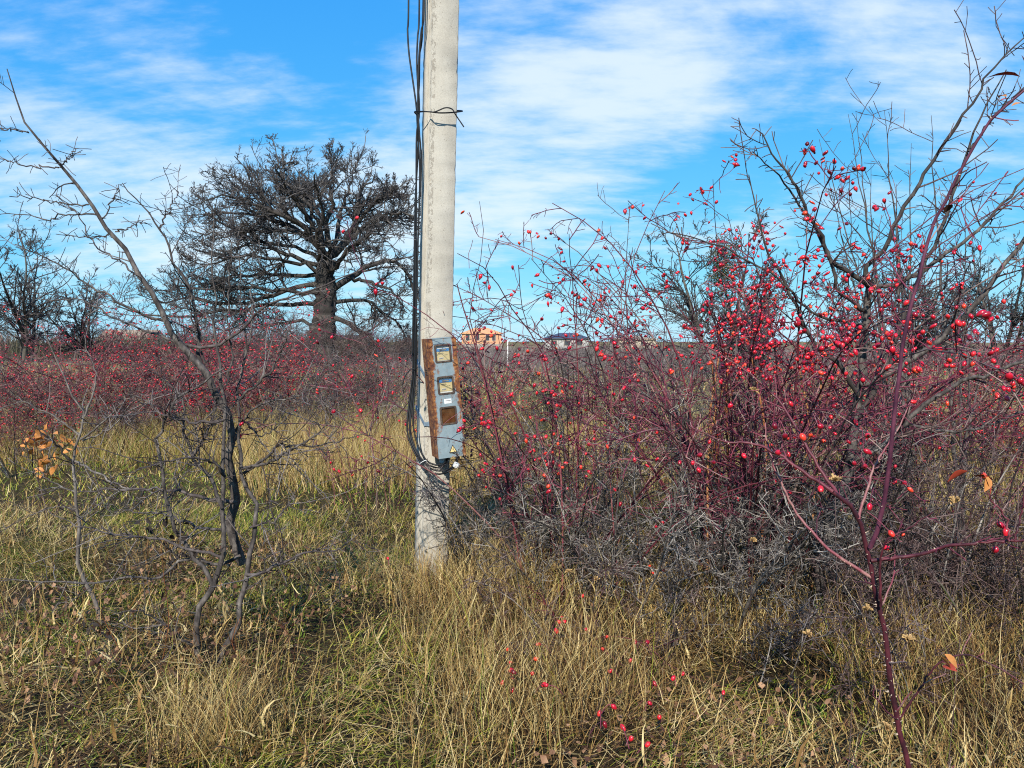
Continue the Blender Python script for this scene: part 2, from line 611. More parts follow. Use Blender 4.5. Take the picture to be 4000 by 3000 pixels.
# ------------------------------------------------------------------ concrete pole, meter box, cables
def concrete_mat():
    m, t, b = new_mat('concrete')
    a = noise(t, 5, 6, 0.65, stretch=(1, 1, 0.35))
    f = noise(t, 120, 4, 0.7)
    base = ramp(t, a, [(0.25, (0.32, 0.29, 0.24)), (0.5, (0.42, 0.385, 0.32)), (0.75, (0.49, 0.455, 0.385))])
    base = mixc(t, 0.5, base, ramp(t, f, [(0.3, (0.62, 0.62, 0.62)), (0.6, (1, 1, 1))]), 'MULTIPLY')
    v = t.nodes.new('ShaderNodeTexVoronoi')
    v.inputs['Scale'].default_value = 55
    tcn = t.nodes.new('ShaderNodeTexCoord')
    t.links.new(tcn.outputs['Object'], v.inputs['Vector'])
    pore = math_node(t, 'LESS_THAN', v.outputs['Distance'], 0.13)
    sel = math_node(t, 'GREATER_THAN', noise(t, 9, 3), 0.47)
    pore = math_node(t, 'MULTIPLY', pore, sel)
    # rough pitted seam down the left front edge
    s = t.nodes.new('ShaderNodeSeparateXYZ')
    t.links.new(tcn.outputs['Object'], s.inputs[0])
    band = math_node(t, 'LESS_THAN', math_node(t, 'ABSOLUTE', math_node(t, 'ADD', s.outputs[0], 0.075)), 0.015)
    band = math_node(t, 'MULTIPLY', band, math_node(t, 'LESS_THAN', s.outputs[1], -0.05))
    pit = math_node(t, 'GREATER_THAN', noise(t, 75, 4, 0.7, stretch=(1, 1, 0.6)), 0.54)
    gate = math_node(t, 'GREATER_THAN', noise(t, 3.0, 3, stretch=(0.2, 0.2, 1)), 0.44)
    pit = math_node(t, 'MULTIPLY', math_node(t, 'MULTIPLY', pit, band), gate)
    dark = math_node(t, 'MAXIMUM', pore, pit)
    t.links.new(mixc(t, math_node(t, 'MULTIPLY', dark, 0.5), base, (0.16, 0.13, 0.10)), b.inputs['Base Color'])
    b.inputs['Roughness'].default_value = 0.9
    b.inputs['Specular IOR Level'].default_value = 0.15
    h = math_node(t, 'SUBTRACT', math_node(t, 'MULTIPLY', f, 0.35), dark)
    bump(t, b, h, 0.6, 0.004)
    return m


def rusty_mat():
    m, t, b = new_mat('rusty_grey_paint')
    tcn = t.nodes.new('ShaderNodeTexCoord')
    s = t.nodes.new('ShaderNodeSeparateXYZ')
    t.links.new(tcn.outputs['Object'], s.inputs[0])
    x, y, z = s.outputs
    ax = math_node(t, 'ABSOLUTE', x)
    edge = t.nodes.new('ShaderNodeMapRange')
    edge.interpolation_type = 'SMOOTHSTEP'
    edge.inputs['From Min'].default_value = 0.050
    edge.inputs['From Max'].default_value = 0.092
    t.links.new(ax, edge.inputs[0])
    low = t.nodes.new('ShaderNodeMapRange')                 # less rust on the lowest fifth
    low.inputs['From Min'].default_value = 0.10
    low.inputs['From Max'].default_value = 0.34
    t.links.new(z, low.inputs[0])
    side = math_node(t, 'LESS_THAN', x, -0.0915)
    n_a = noise(t, 14, 6, 0.65, stretch=(1.3, 1, 0.4))
    n_b = noise(t, 60, 5, 0.7)
    msk = math_node(t, 'ADD', math_node(t, 'MULTIPLY', n_a, 0.75), math_node(t, 'MULTIPLY', n_b, 0.33))
    e2 = math_node(t, 'MULTIPLY', math_node(t, 'MULTIPLY', edge.outputs[0], 0.20), math_node(t, 'ADD', math_node(t, 'MULTIPLY', low.outputs[0], 0.75), 0.25))
    msk = math_node(t, 'ADD', msk, e2)
    msk = math_node(t, 'ADD', msk, math_node(t, 'MULTIPLY', side, 0.22))
    mr = t.nodes.new('ShaderNodeMapRange')
    mr.inputs['From Min'].default_value = 0.585
    mr.inputs['From Max'].default_value = 0.66
    t.links.new(msk, mr.inputs[0])
    paint = ramp(t, noise(t, 25, 4), [(0.3, (0.17, 0.225, 0.25)), (0.7, (0.235, 0.295, 0.315))])
    rust = ramp(t, noise(t, 38, 5, 0.7), [(0.36, (0.055, 0.017, 0.011)), (0.5, (0.15, 0.048, 0.017)), (0.66, (0.36, 0.16, 0.045))])
    t.links.new(mixc(t, mr.outputs[0], paint, rust), b.inputs['Base Color'])
    rr = math_node(t, 'ADD', math_node(t, 'MULTIPLY', mr.outputs[0], 0.4), 0.45)
    t.links.new(rr, b.inputs['Roughness'])
    bump(t, b, math_node(t, 'MULTIPLY', mr.outputs[0], n_b), 0.5, 0.002)
    return m


def glass_mat(name, tint, mixv):
    m, t, b = new_mat(name)
    tr = t.nodes.new('ShaderNodeBsdfTransparent')
    tr.inputs[0].default_value = (*tint, 1)
    gl = t.nodes.new('ShaderNodeBsdfGlossy')
    gl.inputs['Roughness'].default_value = 0.08
    dfu = t.nodes.new('ShaderNodeBsdfDiffuse')
    dfu.inputs[0].default_value = (0.25, 0.13, 0.06, 1)
    ms = t.nodes.new('ShaderNodeMixShader')
    ms.inputs[0].default_value = 0.05
    t.links.new(tr.outputs[0], ms.inputs[1])
    t.links.new(gl.outputs[0], ms.inputs[2])
    m2 = t.nodes.new('ShaderNodeMixShader')
    f = math_node(t, 'MULTIPLY', ramp(t, noise(t, 30, 4), [(0.3, (0.3, 0.3, 0.3)), (0.7, (1, 1, 1))]), mixv)
    t.links.new(f, m2.inputs[0])
    t.links.new(ms.outputs[0], m2.inputs[1])
    t.links.new(dfu.outputs[0], m2.inputs[2])
    t.links.new(m2.outputs[0], t.nodes['Material Output'].inputs[0])
    return m


M['concrete'] = concrete_mat()
M['rusty'] = rusty_mat()
M['frame'] = bark('window_frame', [(0.0, (0.06, 0.04, 0.03)), (0.45, (0.16, 0.12, 0.09)), (0.7, (0.22, 0.22, 0.20)), (1.0, (0.34, 0.20, 0.10))], 60, rough=0.6, bmp=0.2, bdist=0.001)
M['black'] = flat('black_plastic', (0.012, 0.012, 0.014), 0.45, 0.4)
M['cable'] = flat('cable_sheath', (0.008, 0.009, 0.011), 0.5, 0.25)
M['white'] = flat('white_plastic', (0.70, 0.70, 0.68), 0.4, var=0.05)
M['cream'] = flat('cream_plate', (0.66, 0.54, 0.30), 0.5, var=0.08)
M['blue'] = flat('blue_print', (0.05, 0.24, 0.58), 0.5, var=0.1)
M['print'] = flat('dark_print', (0.05, 0.05, 0.06), 0.6)
M['signyellow'] = flat('warning_yellow', (0.72, 0.55, 0.24), 0.5, var=0.06)
M['strap'] = flat('galvanised_strap', (0.15, 0.21, 0.27), 0.5, 0.5, var=0.2, scale=60)
M['gland'] = flat('grey_gland', (0.35, 0.37, 0.38), 0.5)
M['glass'] = glass_mat('clear_pane', (0.97, 0.97, 0.95), 0.06)
M['glass_dirty'] = glass_mat('dirty_pane', (0.55, 0.36, 0.22), 0.35)
M['tagplate'] = glass_mat('clear_tag', (0.92, 0.92, 0.85), 0.2)

pb = P(1687, 2275, 5.35)
ptop = P(1731, 0, 5.35)
pb[2] = -0.25
axis = Vector(ptop - P(1687, 2275, 5.35)).normalized()
YAW = R(15.5)
rot = axis.to_track_quat('Z', 'Y').to_matrix().to_4x4()
ax_y = Vector((-math.sin(YAW), math.cos(YAW), 0))
ax_x = ax_y.cross(axis).normalized()
ax_y = axis.cross(ax_x).normalized()
PM = Matrix((ax_x, ax_y, axis)).transposed().to_4x4()
PM.translation = Vector(pb)
rng = np.random.default_rng(3)
sec = [(-0.081, -0.085), (0.081, -0.085), (0.0875, -0.079), (0.1165, 0.075), (0.108, 0.085), (-0.108, 0.085), (-0.1165, 0.075), (-0.098, -0.022), (-0.096, -0.018), (-0.0875, -0.079)]
NZ = 260
zs = np.linspace(0, 8.4, NZ)
Vp = []
for k, z in enumerate(zs):
    for j, (x, y) in enumerate(sec):
        jit = 0.0022 if j in (0, 9) else 0.0010
        e = rng.normal(0, jit, 2)
        if j in (1, 2) and rng.random() < 0.06:
            e += np.array([-0.006, 0.004])
        if j in (0, 9) and rng.random() < 0.12:
            e += np.array([0.004, 0.004])
        Vp.append((x + e[0], y + e[1], z))
ns = len(sec)
Fq = []
for k in range(NZ - 1):
    for j in range(ns):
        j2 = (j + 1) % ns
        Fq.append((k * ns + j, k * ns + j2, (k + 1) * ns + j2, (k + 1) * ns + j))
pole = thing('utility_pole', pb, 'tall weathered pale concrete utility pole standing in dry grass', 'utility pole')
pole.matrix_world = PM
ob('shaft', mesh_np('pole_shaft', np.array(Vp), np.array(Fq), smooth=False), M['concrete'], pole)
capm = MB().box((0, 0, 8.41), (0.22, 0.16, 0.04)).mesh('pole_cap')
ob('cap', capm, M['concrete'], pole)


def pole_local(px, py, D=5.3):
    return PM.inverted() @ Vector(P(px, py, D))


def band_ring(z0, z1, hgt, off, slope):
    """flat band that follows the pole's section"""
    v, f = [], []
    c = [(-0.0875, -0.085), (0.0875, -0.085), (0.1165, 0.085), (-0.1165, 0.085)]
    c = [(x * (1 + off / 0.09), y * (1 + off / 0.085)) for x, y in c]
    for i, (x, y) in enumerate(c):
        zc = z0 + slope * (x + 0.09) + 0.30 * (y + 0.085) * (z1 - z0)
        for dz_, o in ((-hgt / 2, 0), (hgt / 2, 0), (hgt / 2, 0.004), (-hgt / 2, 0.004)):
            v.append((x * (1 + o / 0.09), y * (1 + o / 0.085), zc + dz_))
    for i in range(4):
        a, b2 = i * 4, ((i + 1) % 4) * 4
        f += [(a + 3, b2 + 3, b2 + 2, a + 2), (a + 1, a + 2, b2 + 2, b2 + 1), (a, b2, b2 + 3, a + 3), (a, a + 1, b2 + 1, b2)]
    return MB().add(v, f).mesh('strap')


for py, lab in ((1467, 'upper blue grey metal strap holding the meter box to the concrete pole'), (1652, 'lower blue grey metal strap holding the meter box to the concrete pole')):
    lz = pole_local(1665, py).z
    st = thing('metal_strap', (0, 0, 0), lab, 'strap', 'straps of the meter box')
    st.matrix_world = PM @ Matrix.Translation((0, 0, lz))
    ob('band', band_ring(0, 1.8, 0.026, 0.003, -0.03), M['strap'], st)
    ob('buckle', MB().box((-0.055, -0.0925, 0.0), (0.03, 0.006, 0.032)).mesh('buckle'), M['strap'], st)

# ---- meter box (local: X right, -Y out of the front, Z up, origin bottom centre of the front)
BW, BH, BD = 0.187, 0.775, 0.145
BYAW, BROLL = R(21), R(-5.0)
bc = P(1765, 1785, 5.085)
box = thing('electric_meter_box', bc, 'rusty blue grey metal meter box with three windows strapped to the concrete pole', 'meter box')
box.matrix_world = Matrix.Translation(bc) @ Matrix.Rotation(BYAW, 4, 'Z') @ Matrix.Rotation(BROLL, 4, 'Y')
hw = BW / 2
mb = MB()
mb.box((-hw + 0.002, BD / 2 + 0.012, BH / 2), (0.004, BD - 0.024, BH))
mb.box((hw - 0.002, BD / 2 + 0.012, BH / 2), (0.004, BD - 0.024, BH))
mb.box((0, BD / 2 + 0.012, BH - 0.002), (BW - 0.009, BD - 0.024, 0.004))
mb.box((0, BD / 2 + 0.012, 0.002), (BW - 0.009, BD - 0.024, 0.004))
mb.box((0, BD - 0.002, BH / 2), (BW - 0.009, 0.004, BH - 0.009))
hsg = bevel(ob('housing', mb.mesh('housing'), M['rusty'], box), 0.0015, 1)
WINZ = [0.676, 0.470, 0.273]
WW, WH = 0.046, 0.050                               # half opening
d = MB()
T = 0.020
ys = T / 2 - 0.008
zcuts = [0.0] + [v for z in sorted(WINZ) for v in (z - WH, z + WH)] + [BH]
for i in range(0, len(zcuts), 2):
    d.box((0, ys, (zcuts[i] + zcuts[i + 1]) / 2), (BW, T, zcuts[i + 1] - zcuts[i]))
sx = (hw + WW) / 2
for z in WINZ:
    for s in (-1, 1):
        d.box((s * sx, ys, z), (hw - WW, T, 2 * WH))
door = ob('door', d.mesh('door'), M['rusty'], box)
rim = MB()
for s in (-1, 1):
    rim.box((s * (hw - 0.002), -0.0095, BH / 2), (0.004, 0.003, BH - 0.002))
rim.box((0, -0.0095, BH - 0.002), (BW - 0.009, 0.003, 0.004))
rim.box((0, -0.0095, 0.002), (BW - 0.009, 0.003, 0.004))
ob('door_rim', rim.mesh('door_rim'), M['rusty'], door)
ob('hinge', MB().box((-hw - 0.002, 0.02, 0.62), (0.006, 0.012, 0.06)).mesh('hinge'), M['rusty'], door)
ob('hinge', MB().box((-hw - 0.002, 0.02, 0.16), (0.006, 0.012, 0.06)).mesh('hinge'), M['rusty'], door)
for k in range(3):
    ob('louver_slot', MB().box((-hw - 0.001, 0.085, 0.575 - k * 0.014), (0.005, 0.05, 0.006)).mesh('louver_slot'), M['frame'], hsg)


def round_rect(w2, h2, r, n=5):
    pts = []
    for cx_, cz_, a0 in ((w2 - r, h2 - r, 0), (-w2 + r, h2 - r, 90), (-w2 + r, -h2 + r, 180), (w2 - r, -h2 + r, 270)):
        for k in range(n):
            a = R(a0 + 90 * k / (n - 1))
            pts.append((cx_ + r * math.cos(a), cz_ + r * math.sin(a)))
    return pts


def ring_mesh(outer, inner, y0, y1, zc):
    n = len(outer)
    v = []
    for poly, y in ((outer, y0), (inner, y0), (outer, y1), (inner, y1)):
        v += [(p[0], y, p[1] + zc) for p in poly]
    f = []
    for i in range(n):
        j = (i + 1) % n
        f += [(i, j, n + j, n + i), (i, 2 * n + i, 2 * n + j, j), (n + i, n + j, 3 * n + j, 3 * n + i)]
    return MB().add(v, f).mesh('window_frame')


for wi, z in enumerate(WINZ):
    wf = ob('window_frame', ring_mesh(round_rect(WW + 0.010, WH + 0.009, 0.012), round_rect(WW - 0.001, WH - 0.001, 0.008), -0.0125, -0.002, z), M['frame'], box)
    pane = MB().box((0, -0.0045, z), (2 * WW - 0.001, 0.0015, 2 * WH - 0.001))
    ob('pane', pane.mesh('pane'), M['glass_dirty'] if wi == 2 else M['glass'], wf)
    zo = (-0.006, 0.0, -0.002)[wi]
    mt = ob('meter', MB().box((0, 0.0205, z), (2 * WW - 0.002, 0.034, 2 * WH - 0.002)).mesh('meter'), M['white'], box)
    ob('dial_plate', MB().box((0, 0.0026, z + zo - 0.008), (2 * WW - 0.002, 0.002, 0.062)).mesh('dial_plate'), M['cream'], mt)
    ob('blue_band', MB().box((0, 0.0024, z + zo + 0.027), (2 * WW - 0.004, 0.002, 0.018)).mesh('blue_band'), M['blue'], mt)
    ob('counter', MB().box((0.004, 0.0012, z + zo + 0.028), (0.046, 0.002, 0.010)).mesh('counter'), M['black'], mt)
    for k in range(7):
        ob('digit', MB().box((-0.015 + k * 0.0063, 0.0002, z + zo + 0.028), (0.0022, 0.001, 0.0058)).mesh('digit'), M['white'], mt)
    ob('barcode_label', MB().box((-0.012, 0.0012, z + zo - 0.026), (0.030, 0.001, 0.012)).mesh('barcode_label'), M['white'], mt)
    pm = MB()
    for k in range(9):
        pm.box((-0.024 + k * 0.003, 0.0003, z + zo - 0.026), (0.0010 + 0.0006 * (k % 3), 0.0006, 0.008))
    for r_, (a, b2) in enumerate(((-0.03, 0.012), (0.014, 0.042), (-0.028, 0.004), (-0.024, 0.008), (0.012, 0.020), (0.024, 0.032))):
        pm.box(((a + b2) / 2, 0.0008, z + zo + (0.018, 0.017, 0.008, 0.002, -0.006, -0.006)[r_]), (b2 - a, 0.001, 0.0022))
    ob('printing', pm.mesh('printing'), M['print'], mt)

stk = ob('sticker', MB().box((0.004, -0.0088, 0.366), (0.048, 0.0012, 0.030)).mesh('sticker'), M['white'], box, label='small white sticker with a line of dark print')
pm = MB()
for k in range(7):
    pm.box((-0.010 + k * 0.0050, -0.0098, 0.369), (0.0036, 0.0006, 0.0045))
pm.box((0.009, -0.0098, 0.360), (0.014, 0.0006, 0.0018))
ob('printing', pm.mesh('printing'), M['print'], stk)
tx, tz = 0.010, 0.048


def tri(s, y0, y1):
    h = s * 0.95
    return MB().prism([(tx - s * 0.5, tz - h * 0.36 + 0.0), (tx + s * 0.5, tz - h * 0.36), (tx, tz + h * 0.64)], y0, y1)


ws = ob('warning_sign', tri(0.056, -0.0095, -0.0080).mesh('warning_sign'), M['black'], box, label='triangular high voltage warning sign with lightning bolt')
ob('yellow_field', tri(0.041, -0.0105, -0.0094).mesh('yellow_field'), M['signyellow'], ws)
bolt = [(0.002, 0.012), (-0.005, -0.0005), (0.000, -0.0005), (-0.003, -0.011), (0.0055, 0.003), (0.0005, 0.003), (0.0045, 0.012)]
ob('lightning_bolt', MB().prism([(tx + a, tz + 0.003 + b2) for a, b2 in bolt], -0.0113, -0.0104).mesh('lightning_bolt'), M['black'], ws)


def cyl(c, r, h, n=14, r2=None):
    r2 = r if r2 is None else r2
    v = [(c[0] + r * math.cos(2 * math.pi * i / n), c[1] + r * math.sin(2 * math.pi * i / n), c[2]) for i in range(n)]
    v += [(c[0] + r2 * math.cos(2 * math.pi * i / n), c[1] + r2 * math.sin(2 * math.pi * i / n), c[2] + h) for i in range(n)]
    f = [tuple(range(n - 1, -1, -1)), tuple(range(n, 2 * n))] + [(i, (i + 1) % n, n + (i + 1) % n, n + i) for i in range(n)]
    return MB().add(v, f)


ob('cable_gland', cyl((-0.052, 0.05, -0.035), 0.020, 0.035).mesh('cable_gland'), M['gland'], box)
ob('cable_gland', cyl((0.052, 0.05, -0.022), 0.014, 0.022).mesh('cable_gland'), M['gland'], box)
ob('cable_gland', cyl((-0.015, 0.06, -0.018), 0.014, 0.018).mesh('cable_gland'), M['black'], box)


def cable(name, pts, r, label, cat, group=None, n=60, mat='cable', S=10):
    p = smooth_path([P(a, b, c) for a, b, c in pts], n)
    base = p[-1].copy()
    rad = np.full((1, n), r)
    me = tubes(name, [(p[None], rad, S)], base)
    return ob(name, me, M[mat], loc=tuple(base), label=label, cat=cat, group=group)


G = 'black cables beside the pole'
cable('power_cable', [(1596, -900, 5.34), (1596, 0, 5.33), (1592, 101, 5.33), (1597, 202, 5.32), (1611, 304, 5.31), (1625, 405, 5.3), (1630, 470, 5.3), (1634, 560, 5.3), (1622, 800, 5.3),
                      (1617, 1100, 5.29), (1613, 1300, 5.28), (1613, 1446, 5.27), (1600, 1564, 5.25), (1591, 1642, 5.22), (1593, 1701, 5.2), (1617, 1764, 5.16), (1648, 1811, 5.11), (1682, 1846, 5.08), (1722, 1852, 5.07), (1756, 1840, 5.08), (1781, 1815, 5.10), (1789, 1790, 5.14)],
      0.0058, 'black cable bowing out farthest left of the pole at the top of the photo', 'cable', G, 110)
cable('power_cable', [(1641, -900, 5.32), (1638, 0, 5.31), (1632, 135, 5.3), (1628, 236, 5.3), (1632, 337, 5.28), (1633, 437, 5.27), (1638, 520, 5.27), (1645, 640, 5.28), (1634, 900, 5.28), (1628, 1150, 5.27),
                      (1622, 1300, 5.26), (1620, 1446, 5.25), (1609, 1583, 5.23), (1602, 1660, 5.2), (1604, 1716, 5.18), (1628, 1771, 5.14), (1654, 1806, 5.1), (1685, 1832, 5.07), (1726, 1840, 5.06), (1762, 1828, 5.08), (1779, 1812, 5.1), (1785, 1790, 5.14)],
      0.0058, 'black cable hanging straight between two others left of the pole top', 'cable', G, 110)
cable('power_cable', [(1662, -900, 5.26), (1656, 0, 5.26), (1648, 101, 5.27), (1638, 202, 5.275), (1634, 320, 5.275), (1638, 437, 5.285), (1628, 520, 5.285), (1626, 640, 5.29), (1626, 900, 5.29), (1622, 1150, 5.285),
                      (1627, 1300, 5.275), (1625, 1446, 5.265), (1617, 1564, 5.23), (1613, 1642, 5.2), (1621, 1701, 5.18), (1636, 1748, 5.15), (1661, 1793, 5.1), (1685, 1812, 5.07), (1715, 1817, 5.065), (1740, 1808, 5.09), (1752, 1780, 5.13)],
      0.0058, 'black cable slanting in to touch the left edge of the pole top', 'cable', G, 110)
cable('power_cable', [(1668, -900, 5.3), (1652, 60, 5.31), (1640, 202, 5.30), (1637, 337, 5.295), (1629, 437, 5.29), (1633, 540, 5.295), (1640, 700, 5.3), (1630, 1000, 5.3), (1618, 1250, 5.295), (1617, 1446, 5.285), (1606, 1564, 5.255),
                      (1598, 1642, 5.225), (1607, 1705, 5.19), (1624, 1756, 5.155), (1650, 1797, 5.105), (1684, 1822, 5.085), (1715, 1827, 5.08), (1738, 1818, 5.09), (1746, 1785, 5.13)],
      0.0058, 'black cable deepest in the bundle, hidden behind the others beside the pole', 'cable', G, 110)
cable('cable_tie', [(1632, 452, 5.34), (1620, 440, 5.30), (1622, 436, 5.27), (1640, 435, 5.24), (1680, 437, 5.195), (1694, 438, 5.175), (1712, 432, 5.17), (1735, 422, 5.17), (1752, 421, 5.17), (1768, 428, 5.18), (1775, 440, 5.18), (1784, 455, 5.2), (1798, 475, 5.2), (1812, 496, 5.2)],
      0.0042, 'black wire tied round the concrete pole high up with a loose tail', 'tie', None, 70)
wt = cable('cable_tie', [(1690, 438, 5.188), (1720, 441, 5.195), (1760, 440, 5.205), (1796, 436, 5.225), (1806, 434, 5.30), (1790, 432, 5.47), (1700, 433, 5.52), (1630, 438, 5.46), (1620, 440, 5.30)],
           0.0046, 'black wire loop passing round behind the concrete pole below the knot', 'tie', None, 70)
cable('tie_wire', [(1632, 1436, 5.24), (1618, 1440, 5.23), (1601, 1446, 5.23), (1581, 1473, 5.23), (1574, 1505, 5.23), (1577, 1538, 5.23)], 0.0028,
      'thin black wire end curling out left from the cable bundle beside the box', 'wire', None, 40, S=6)
cable('tie_wire', [(1642, 1822, 5.09), (1640, 1812, 5.085), (1652, 1803, 5.08), (1664, 1798, 5.08), (1666, 1804, 5.09)], 0.0022,
      'white plastic tie round the cable loops below the meter box', 'wire', None, 30, 'white', 6)
cb_ = thing('cable_clip', P(1778, 1822, 5.06), 'small white plastic clip on the cable ends under the meter box', 'clip', rot=(R(20), R(25), R(20)))
ob('body', MB().box((0, 0, 0.012), (0.032, 0.02, 0.030)).box((0, -0.011, 0.012), (0.020, 0.004, 0.012)).mesh('clip_body'), M['white'], cb_)
tg = thing('plastic_tag', P(1804, 1836, 5.12), 'small clear plastic plate hanging beside the lower right corner of the meter box', 'tag', rot=(0, 0, R(15)))
ob('plate', MB().box((0, 0, 0.036), (0.042, 0.003, 0.070)).mesh('tag_plate'), M['tagplate'], tg)
ob('screw', MB().box((0, -0.003, 0.036), (0.006, 0.004, 0.006)).mesh('tag_screw'), M['print'], tg)


# ------------------------------------------------------------------ far houses and post
def window_parts(parent, x, y, z, w_, h_, face='y'):
    """opening with a frame and a dark pane set in it; y is the wall's outer plane (towards the camera)"""
    wi = ob('window', MB().box((x, y - 0.02, z), (w_ + 0.24, 0.10, h_ + 0.24)).mesh('window'), M['trim'], parent)
    ob('pane', MB().box((x, y - 0.05, z), (w_, 0.08, h_)).mesh('pane'), M['dark_opening'], wi)
    return wi


def house(px, D, wid, dep, z0, eave, ridge, hipped, walls, roof, label, wins, base=None, yaw=0, over=0.5):
    b = on_ground(px, D)
    b[2] = z0
    h = thing('house', b, label, 'house', rot=(0, 0, yaw))
    a, e = wid / 2, dep / 2
    ob('wall', MB().box((0, 0, (eave - z0) / 2), (wid, dep, eave - z0)).mesh('house_wall'), walls, h)
    if base is not None:
        ob('plinth', MB().box((0, 0, (base[1] - z0) / 2), (wid + 0.3, dep + 0.3, base[1] - z0)).mesh('plinth'), base[0], h)
    r = min(a, e) * 0.9 if hipped else 0.0
    z1, z2 = eave - z0 + 0.01, ridge - z0
    v = [(-a - over, -e - over, z1), (a + over, -e - over, z1), (a + over, e + over, z1), (-a - over, e + over, z1), (-a - over + r, 0, z2), (a + over - r, 0, z2)]
    v += [(p[0], p[1], z1 - 0.2) for p in v[:4]]
    f = [(0, 1, 5, 4), (1, 2, 5), (2, 3, 4, 5), (3, 0, 4), (0, 6, 7, 1), (1, 7, 8, 2), (2, 8, 9, 3), (3, 9, 6, 0), (9, 8, 7, 6)]
    ob('roof', MB().add(v, f).mesh('house_roof'), roof, h)
    for x, z, w_, hh in wins:
        window_parts(h, x, -e, z - z0, w_, hh)
    return h


def brick_mat():
    m, t, b = new_mat('far_brick')
    n = t.nodes.new('ShaderNodeTexBrick')
    n.inputs['Scale'].default_value = 3
    n.inputs['Color1'].default_value = (0.50, 0.22, 0.10, 1)
    n.inputs['Color2'].default_value = (0.58, 0.28, 0.13, 1)
    n.inputs['Mortar'].default_value = (0.45, 0.34, 0.25, 1)
    tcn = t.nodes.new('ShaderNodeTexCoord')
    mpn = t.nodes.new('ShaderNodeMapping')
    mpn.inputs['Rotation'].default_value = (R(90), 0, 0)
    t.links.new(tcn.outputs['Object'], mpn.inputs[0])
    t.links.new(mpn.outputs[0], n.inputs['Vector'])
    t.links.new(n.outputs[0], b.inputs['Base Color'])
    return m


M['brick'] = brick_mat()
M['trim'] = flat('window_trim', (0.45, 0.36, 0.28), 0.7)
M['dark_opening'] = flat('dark_window', (0.04, 0.045, 0.05), 0.3)
M['roof_orange'] = flat('roof_timber', (0.58, 0.30, 0.14), 0.8, var=0.2, scale=2)
M['roof_dark'] = flat('roof_slate', (0.05, 0.06, 0.085), 0.5, scale=2)
M['roof_tan'] = flat('roof_tan', (0.32, 0.24, 0.17), 0.8, scale=2)
M['plaster'] = flat('plaster', (0.36, 0.35, 0.33), 0.8, scale=1)
M['plaster_tan'] = flat('plaster_tan', (0.45, 0.37, 0.27), 0.8, scale=1)
M['block'] = flat('grey_block', (0.34, 0.29, 0.25), 0.9, scale=3)
M['post'] = flat('white_post', (0.62, 0.61, 0.58), 0.7)

house(1880, 240, 11.8, 10, -2.6, 3.75, 5.45, True, M['brick'], M['roof_orange'], 'unfinished orange brick house with pale orange hipped roof just right of the pole',
      [(-4.2, 2.5, 1.1, 1.7), (-1.3, 2.5, 1.1, 1.7), (1.7, 2.5, 1.0, 1.8), (3.6, 2.5, 1.0, 1.8), (-2.5, -0.6, 1.1, 1.4), (2.5, -0.6, 1.1, 1.4)], (M['block'], 0.6), R(4), 0.45)
house(2215, 225, 12.2, 10, -2.6, 2.25, 3.75, True, M['plaster'], M['roof_dark'], 'grey walled house with dark slate hipped roof behind the rose canes',
      [(-3.5, 0.9, 1.6, 1.4), (0.2, 0.9, 1.6, 1.4), (3.6, 0.9, 1.6, 1.4)], None, R(-6), 0.6)
house(2470, 210, 10.0, 9, -2.6, 2.0, 2.9, True, M['plaster_tan'], M['roof_tan'], 'low tan house with flat brown roof behind the slender upright tree',
      [(-2.5, 0.8, 1.2, 1.2), (1.5, 0.8, 1.2, 1.2)], None, R(8), 0.4)
house(1375, 200, 5.6, 7, -2.2, 2.1, 3.0, False, M['plaster'], M['roof_dark'], 'pale house with dark roof seen under the oak branches right of its trunk',
      [(-1.2, 0.9, 1.2, 1.1), (1.3, 0.9, 1.0, 1.1)], None, R(-10), 0.4)
house(520, 170, 10.5, 8, -2.2, 1.9, 3.9, False, M['plaster_tan'], M['roof_tan'], 'house with tan gabled roof beyond the shrubs left of the old oak',
      [(-2.4, 1.2, 1.2, 1.1), (2.0, 1.2, 1.2, 1.1)], None, R(3), 0.5)
pp = on_ground(1983, 45)
wp = thing('fence_post', pp, 'thin white post standing far off below the brick house', 'post')
ob('shaft', MB().box((0, 0, 0.83), (0.065, 0.065, 1.66)).mesh('post_shaft'), M['post'], wp)
ob('cap', MB().box((0, 0, 1.675), (0.10, 0.10, 0.04)).mesh('post_cap'), M['post'], wp)


# ------------------------------------------------------------------ trees
def limb_batch(rng, paths, n=14, wob=0.0):
    """paths: (list of px,py ; D0, D1 ; r0, r1)"""
    pts, rad = [], []
    for path, D0, D1, r0, r1 in paths:
        k = len(path)
        q = [P(a, b, D0 + (D1 - D0) * i / (k - 1)) for i, (a, b) in enumerate(path)]
        p = smooth_path(q, n)
        if wob:
            p[1:] += rng.normal(0, wob, (n - 1, 3)) * np.array([1, 1.5, 1])
        pts.append(p)
        rad.append(np.linspace(r0, r1, n))
    return np.array(pts), np.array(rad)


def put_limbs(parent, base, pts, rad, mats, S=8, first_trunk=1):
    for i in range(len(pts)):
        nm = 'trunk' if i < first_trunk else 'limb'
        m = mats[i % len(mats)] if isinstance(mats, list) else mats
        ob(nm, tubes(nm, [(pts[i:i + 1], rad[i:i + 1], S)], base), m, parent)


